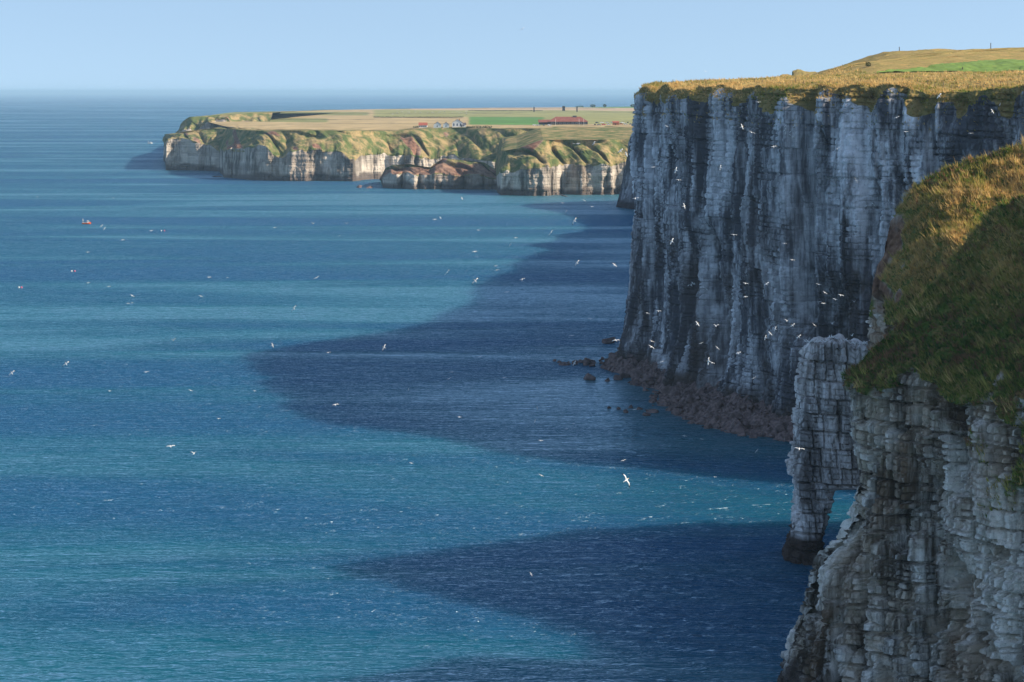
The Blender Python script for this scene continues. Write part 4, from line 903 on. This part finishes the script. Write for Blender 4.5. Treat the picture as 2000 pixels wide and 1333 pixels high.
def house(xp, yp, w, dep, hw, hr, roofmat, label, gable_front=True, trim='window', chim=True, nwin=2):
    X_, Y_, z_ = on_plateau(xp, yp)
    o = obj('cottage', None, loc=(X_, Y_, z_ - 0.3), label=label, cat='cottage', group='cottages on the far plateau')
    ov = 0.4
    if gable_front:
        obj('wall', MB().prism([(-w/2, 0), (w/2, 0), (w/2, hw), (0, hw + hr - 0.15), (-w/2, hw)], 0, dep, 'y').mesh('wall', M['render_wall']), o)
        for sg in (-1, 1):
            pl = [(sg*(w/2+ov), hw - ov*hr/(w/2)), (0, hw + hr), (0, hw + hr + .25), (sg*(w/2+ov), hw - ov*hr/(w/2) + .25)]
            obj('roof', MB().prism(pl if sg < 0 else pl[::-1], -ov, dep + ov, 'y').mesh('roof', roofmat), o)
    else:
        obj('wall', MB().prism([(0, 0), (dep, 0), (dep, hw), (dep/2, hw + hr - 0.15), (0, hw)], -w/2, w/2, 'x').mesh('wall', M['render_wall']), o)
        for sg in (0, 1):
            e = (-ov if sg == 0 else dep + ov); pl = [(e, hw - ov*hr/(dep/2)), (dep/2, hw + hr), (dep/2, hw + hr + .25), (e, hw - ov*hr/(dep/2) + .25)]
            obj('roof', MB().prism(pl, -w/2 - ov, w/2 + ov, 'x').mesh('roof', roofmat), o)
    for k in range(nwin):
        wx = -w/2 + w*(k + 0.5)/nwin; fr_ = obj('window', MB().box(wx - .75, wx + .75, -.06, 0.05, hw*.32, hw*.80).mesh('window', M['bluetrim'] if trim == 'blue' else M['render_wall']), o)
        obj('pane', MB().box(wx - .62, wx + .62, -.09, -.05, hw*.36, hw*.76).mesh('pane', M['window']), fr_)
    if chim: obj('chimney', MB().box(w*.18, w*.18 + .8, dep*.4, dep*.4 + .8, hw, hw + hr + 1.0).mesh('chimney', M['brick']), o)
house(826, 250, 10, 8, 3.2, 3.0, M['red_roof'], 'red roofed cottage with blue windows, leftmost on the far plateau', False, 'blue', False, 4)
house(854, 250, 8.5, 11, 3.8, 3.4, M['slate'], 'white gabled cottage with dark roof, second from left on far plateau', True, 'plain', False, 1)
house(871, 250, 7, 11, 3.6, 3.2, M['slate'], 'smaller white gabled cottage, third from left on far plateau', True, 'plain', False, 1)
house(893, 249, 12, 9, 6.0, 3.6, M['slate'], 'tall white house with blue windows, rightmost cottage on far plateau', True, 'blue', True, 3)
house(905, 249, 6, 7, 2.8, 2.2, M['slate'], 'low white annex at the right of the tall white house', False, 'plain', False, 1)
# long low building with a big brown hipped roof
X_, Y_, z_ = on_plateau(1110, 244); o = obj('cafe_building', None, loc=(X_, Y_, z_ - 0.3), label='long low building with a big brown hipped roof on far plateau', cat='building')
Lb, Db, hw, hr = 50.0, 18.0, 4.0, 6.5
obj('wall', MB().box(-Lb/2, Lb/2, 0, Db, 0, hw).mesh('wall', M['darkwall']), o)
e = 1.2; rv = [(-Lb/2-e, -e, hw), (Lb/2+e, -e, hw), (Lb/2+e, Db+e, hw), (-Lb/2-e, Db+e, hw), (-Lb/2+9, Db/2, hw+hr), (Lb/2-9, Db/2, hw+hr)]
rf = obj('roof', MB().add(rv, [(0, 1, 5, 4), (1, 2, 5), (2, 3, 4, 5), (3, 0, 4), (3, 2, 1, 0)]).mesh('roof', M['brown_roof']), o)
obj('roof_vent', MB().box(6, 11, Db/2 - 1.5, Db/2 + 1.5, hw + hr - 1.0, hw + hr + 1.3).mesh('roof_vent', M['slate']), rf)
obj('wing', MB().box(-Lb/2 - 13, -Lb/2 - 0.05, 4, 14, 0, 3.2).mesh('wing', M['darkwall']), o)
obj('wing_roof', MB().prism([(3.2, 3.2), (14.8, 3.2), (9, 6.6)], -Lb/2 - 14, -Lb/2 + 2, 'x').mesh('wing_roof', M['brown_roof']), o)
for k in range(9):
    wf = obj('window', MB().box(-Lb/2 + 2.5 + 5.3*k, -Lb/2 + 5.6 + 5.3*k, -.06, .04, 1.0, 3.0).mesh('window', M['render_wall']), o)
    obj('pane', MB().box(-Lb/2 + 2.7 + 5.3*k, -Lb/2 + 5.4 + 5.3*k, -.10, -.05, 1.15, 2.85).mesh('pane', M['window']), wf)
for k, fx in enumerate((1131, 1140, 1085)):
    X_, Y_, z_ = on_plateau(fx, 246); p_ = obj('flagpole', MB().loft([[(.12*math.cos(a), .12*math.sin(a), zz) for a in (0, 2.1, 4.2)] for zz in (0, 8.5)]).mesh('flagpole', M['render_wall']), loc=(X_, Y_, z_), label=('left', 'right', 'leftmost')[k] + ' white flagpole before the long brown roofed building', cat='flagpole')
X_, Y_, z_ = on_plateau(1203, 245); o = obj('kiosk', None, loc=(X_, Y_, z_ - .2), label='small orange brick kiosk among parked cars on far plateau', cat='kiosk')
obj('wall', MB().box(-4, 4, 0, 6, 0, 3.4).mesh('wall', M['brick']), o); obj('roof', MB().prism([(-.5, 3.4), (6.5, 3.4), (3, 5.2)], -4.4, 4.4, 'x').mesh('roof', M['red_roof']), o); obj('door', MB().box(-1, 0, -.06, .05, 0, 2.1).mesh('door', M['darkwall']), o)
# parked cars
CARC = [('white', (0.78, 0.78, 0.78)), ('silver', (0.45, 0.47, 0.5)), ('dark blue', (0.03, 0.05, 0.12)), ('black', (0.02, 0.02, 0.022)), ('red', (0.45, 0.03, 0.03)), ('grey', (0.15, 0.16, 0.17))]
prof = [(-2.1, .3), (2.1, .3), (2.15, .75), (1.2, .92), (.6, 1.42), (-1.2, 1.45), (-1.9, .95), (-2.15, .85)]
cmesh = {}
for nm, c in CARC:
    m_ = plain(nm.replace(' ', '_') + '_car_paint', c, 0.35, 0.03)
    mb = MB().prism(prof, -.85, .85, 'y')
    cmesh[nm] = (mb.mesh('body', m_),)
gl = MB().prism([(1.05, .95), (.58, 1.36), (-1.12, 1.38), (-1.7, .98)], -.87, .87, 'y').mesh('glazing', M['window'])
wh = MB().loft([[(.33*math.cos(a), y0, .33*math.sin(a)) for a in np.linspace(0, 5.5, 8)] for y0 in (-.1, .1)]).mesh('wheel', M['darkgear'])
def car(xp, yp, colr, rz, label):
    X_, Y_, z_ = on_plateau(xp, yp); o = obj('parked_car', None, loc=(X_, Y_, z_ + 0.02), rot=(0, 0, rz), scale=1.15, label=label, cat='car', group='cars parked on the far plateau')
    obj('body', cmesh[colr][0], o); obj('glazing', gl, o)
    for wx in (-1.3, 1.3):
        for wy in (-.8, .8): obj('wheel', wh, o, loc=(wx, wy, .33))
cl = ['white', 'silver', 'dark blue', 'white', 'black', 'grey', 'red', 'silver', 'dark blue', 'white']
k = 0
OR2 = ['first', 'second', 'third', 'fourth', 'fifth', 'sixth', 'seventh', 'eighth', 'ninth', 'tenth', 'eleventh', 'twelfth']
for row, (yy_, xs, where) in enumerate([(246, (1044, 1052, 1062, 1073), 'left of the long brown roofed building'), (245, (1162, 1170, 1179, 1189), 'between the brown roof and the kiosk'), (241, (1166, 1176, 1186, 1196, 1207, 1216, 1226, 1236), 'in the far row behind the kiosk'), (244, (1213, 1222, 1231, 1239), 'right of the kiosk')]):
    for j, xq in enumerate(xs):
        c = cl[k % len(cl)]; k += 1; car(xq, yy_, c, g.choice([0, math.pi / 2, 0.3]), f'{c} car parked {where}, {OR2[j]} from left')
# dark towers in the stubble
for (tx, tyb, w, h, lb) in [(1043, 219, 2.6, 10.5, 'thin dark pillar in the far stubble, left of the long roof'), (1101, 217, 6.5, 10.5, 'broad dark tower in the far stubble above the long roof'), (1127, 219, 2.8, 10.0, 'thin dark pillar right of the broad dark tower'), (1240, 215, 5.0, 9.5, 'dark tower beside the edge of the tall cliff')]:
    X_, Y_, z_ = on_plateau(tx, tyb); o = obj('dark_tower', None, loc=(X_, Y_, z_ - .3), label=lb, cat='tower', group='dark towers in the far fields')
    obj('shaft', MB().prism([(-w/2, 0), (w/2, 0), (w*.46, h), (-w*.46, h)], 0, w, 'y').mesh('shaft', M['darkwall']), o); obj('cap', MB().box(-w*.52, w*.52, -w*.03, w*1.03, h, h + .6).mesh('cap', M['slate']), o)
# leafy things
t = NT('leaf_green'); nz = t.noise((0.25,) * 3, 3); t.bsdf(t.mix(t.ramp(nz, 0.35, 0.65), (0.03, 0.05, 0.014), (0.075, 0.10, 0.03)), 0.8, 0.15); M['leaf'] = t.m; M['bark'] = plain('bark', (0.07, 0.05, 0.035), 0.9, 0.3)
def leaves(cx, sx, sy, sz, n, size, seed):
    q = np.random.default_rng(seed); p = q.normal(0, 1, (n, 3)); p /= np.linalg.norm(p, axis=1, keepdims=True); p *= q.uniform(0.35, 1.05, (n, 1)) ** 0.5; p = p * (sx, sy, sz) + cx
    V = []; 
    for c in p:
        a = q.normal(0, 1, 3); a /= np.linalg.norm(a); b = np.cross(a, q.normal(0, 1, 3)); b /= np.linalg.norm(b); s_ = size * q.uniform(.6, 1.3)
        V += [c - a*s_ - b*s_*.6, c + a*s_ - b*s_*.6, c + a*s_*.8 + b*s_*.6, c - a*s_*.8 + b*s_*.6]
    return np.array(V)
def shrub(loc, sx, sy, sz, label, cat, group, n=220, size=0.5, seed=0, name='shrub'):
    o = obj(name, None, loc=loc, label=label, cat=cat, group=group)
    V = leaves((0, 0, sz * 1.05), sx, sy, sz, n, size, seed); obj('crown', raw_mesh('crown', V, np.arange(len(V)), 4, M['leaf']), o)
    obj('trunk', MB().loft([[(r*math.cos(a), r*math.sin(a), zz) for a in np.linspace(0, 5.24, 6)] for r, zz in ((.05*sz + .05, -.3), (.03*sz + .04, sz), (.02, sz*1.7))]).mesh('trunk', M['bark']), o)
for k, (tx, ty_, sx, sz, lb) in enumerate([(1158, 206, 8, 4, 'low dark tree on the far skyline above the long roof'), (1181, 206, 5, 4.5, 'round dark tree on the far skyline'), (1236, 206, 7, 4, 'tree on the far skyline beside the tall cliff')]):
    shrub(on_plateau(tx, ty_), sx, 5, sz, lb, 'tree', 'trees on the far skyline', 260, 1.0, 50 + k, 'tree')
for k, (xa, xb, yh, hz_, lb) in enumerate([(790, 868, 209, 5.0, 'dark hedge along the bank on the far skyline'), (872, 950, 208, 3.5, 'thinner hedge right of the skyline bank'), (1108, 1140, 207, 4.5, 'dark clump of hedge on the skyline above the long roof'), (915, 1060, 217, 1.6, 'thin hedge line across the far pale field'), (730, 905, 230, 1.8, 'hedge line above the tan strip behind the cottages'), (910, 960, 250, 2.2, 'green bushes right of the cottages'), (808, 818, 250, 2.0, 'small bush left of the red roofed cottage')]):
    A_ = on_plateau(xa, yh); B_ = on_plateau(xb, yh); L_ = B_[0] - A_[0]; o = obj('hedge', None, loc=A_, label=lb, cat='hedge', group='hedges on the far plateau')
    q = np.random.default_rng(70 + k); VV = []; nn = max(3, int(L_ / (hz_ * 1.5)))
    for j in range(nn):
        f = (j + .5) / nn; x2 = L_ * f; y2 = (B_[1] - A_[1]) * f; z2 = gz(A_[0] + x2, A_[1] + y2) - A_[2]; hh = hz_ * q.uniform(.55, 1.15)
        VV.append(leaves((x2, y2, z2 + hh * .5), hz_ * 1.1, hz_ * .7, hh * .65, 46, hz_ * .2, 900 + 31 * k + j))
    V = np.concatenate(VV); obj('foliage', raw_mesh('foliage', V, np.arange(len(V)), 4, M['leaf']), o)
    obj('stem', MB().prism([(0, -.2), (L_, (B_[2] - A_[2]) - .2), (L_, (B_[2] - A_[2]) + hz_ * .25), (0, hz_ * .25)], -.15, .15, 'y').mesh('stem', M['bark']), o)
# sheep
sheep = MB().loft([[(x2, .32*f*math.cos(a), .75 + .34*f*math.sin(a)) for a in np.linspace(0, 5.5, 8)] for x2, f in ((-.65, .5), (-.4, 1), (.3, 1), (.55, .6))])
sheep.loft([[(x2, .14*f*math.cos(a), .95 + .15*f*math.sin(a)) for a in np.linspace(0, 5.5, 6)] for x2, f in ((.5, 1), (.8, 1.), (.98, .5))], 1)
for lx in (-.45, .35):
    for ly in (-.18, .18): sheep.box(lx, lx + .1, ly - .05, ly + .05, 0, .5, 1)
shm = sheep.mesh('sheep', [M['boatwhite'], M['darkgear']])
for k in range(26):
    P_ = on_plateau(float(g.uniform(765, 912)), float(g.uniform(218, 225))); obj('sheep', shm, loc=P_, rot=(0, 0, float(g.uniform(0, 6))), scale=1.7, label='white sheep grazing in the pale green field above the cottages', cat='sheep', group='sheep in the far field')

# fence and markers on the tall cliff top
M['postwood'] = plain('weathered_post', (0.16, 0.125, 0.09), 0.9, 0.3)
def top_at(xp, rowD):
    """vertex of the cliff top nearest the picture column, about rowD metres inland"""
    row = int(np.argmin(np.abs(TOPD - rowD))); R_ = CLT[:, row]
    xi = 1000 + R_[:, 0] * F / R_[:, 1]; ok = np.where(R_[:, 1] < 840)[0]; return R_[ok[np.argmin(np.abs(xi[ok] - xp))]]
pm = MB().prism([(-.07, 0), (.07, 0), (.07, 1.3), (0, 1.4), (-.07, 1.3)], -.07, .07, 'y').mesh('post', M['postwood'])
fo = obj('fence', None, label='wire fence with wooden posts along the tall cliff top', cat='fence'); prev = None
for xq in np.arange(1282, 1990, 16):
    p3 = top_at(xq, 16 if xq < 1560 else 12); obj('post', pm, fo, loc=tuple(float(v) for v in p3 - np.array([0, 0, 0.1])))
    if prev is not None:
        wv = MB()
        for hz_ in (0.5, 0.85, 1.2):
            a = prev + np.array([0, 0, hz_]); b = p3 + np.array([0, 0, hz_]); wv.add([a - (0, 0, .012), b - (0, 0, .012), b + (0, 0, .012), a + (0, 0, .012), a + (0, .02, 0), b + (0, .02, 0)], [(0, 1, 2, 3), (0, 4, 5, 1), (3, 2, 5, 4)])
        obj('wire', wv.mesh('wire', M['darkgear']), fo)
    prev = p3
def top_ray(xp, yp):
    C_ = CLT.reshape(-1, 3); xi = 1000 + C_[:, 0] * F / C_[:, 1]; yi = HORIZON + (CAM_Z - C_[:, 2]) * F / C_[:, 1]
    return C_[np.argmin((xi - xp) ** 2 + (yi - yp) ** 2)]
for (xq, yq, hh, lb) in [(1757, 98, 1.9, 'dark marker post on the crest of the grassy hill'), (1937, 92, 2.6, 'thin pole on the hilltop near the right edge'), (1880, 137, 1.4, 'short post at the edge of the bright green field')]:
    v = top_ray(xq, yq); obj('marker_post', MB().prism([(-.16, -.2), (.16, -.2), (.14, hh), (-.14, hh)], -.15, .15, 'y').mesh('marker_post', M['postwood']), loc=tuple(float(q_) for q_ in v), label=lb, cat='post', group='posts on the grassy hill')
shrub(tuple(float(q_) for q_ in top_ray(1695, 133)), 1.2, 1.0, .9, 'round brown bush on the tan cliff top left of the green field', 'bush', None, 160, .18, 80, 'bush')
# bright green crop strip below the hill
def strip():
    n, mm = 90, 16; xs = np.linspace(1752, 2080, n); P_ = np.zeros((n, mm, 3)); C_ = CLT.reshape(-1, 3)
    A0 = np.array([137.0, 770.0]); A1 = np.array([240.0, 775.0]); 
    for i_ in range(n):
        f = i_ / (n - 1); a = A0 + (A1 - A0) * f
        for j_ in range(mm):
            h_ = j_ / (mm - 1); x = a[0] + 8 * h_; y = a[1] + h_ * (8 + 65 * min(1, f * 2.0))
            P_[i_, j_, :2] = (x, y)
    Dv = np.zeros((n, mm)); Xg, Yg = P_[..., 0], P_[..., 1]
    P_[..., 2] = ground_height(Xg, Yg, CLT) + 0.45
    grid_obj('crop_field', P_, plain('young_crop', (0.15, 0.235, 0.04), 0.85, 0.25, 0.4), None, True, kind='structure', label='bright green crop field below the grassy hill')
strip()

# ------------------------------------------------------------------ air
t = NT('haze_air'); pv = t.n('ShaderNodeVolumePrincipled')
pv.inputs['Color'].default_value = (0.50, 0.78, 1.0, 1); pv.inputs['Density'].default_value = 4e-5; pv.inputs['Anisotropy'].default_value = 0.0
t.l(pv.outputs[0], t.out.inputs['Volume'])
hz = MB().box(-S - 100, S + 100, -3100, S + 100, -2.5, 125)
obj('haze', hz.mesh('haze', t.m), kind='stuff', label='thin blue haze over the sea and the far headland')
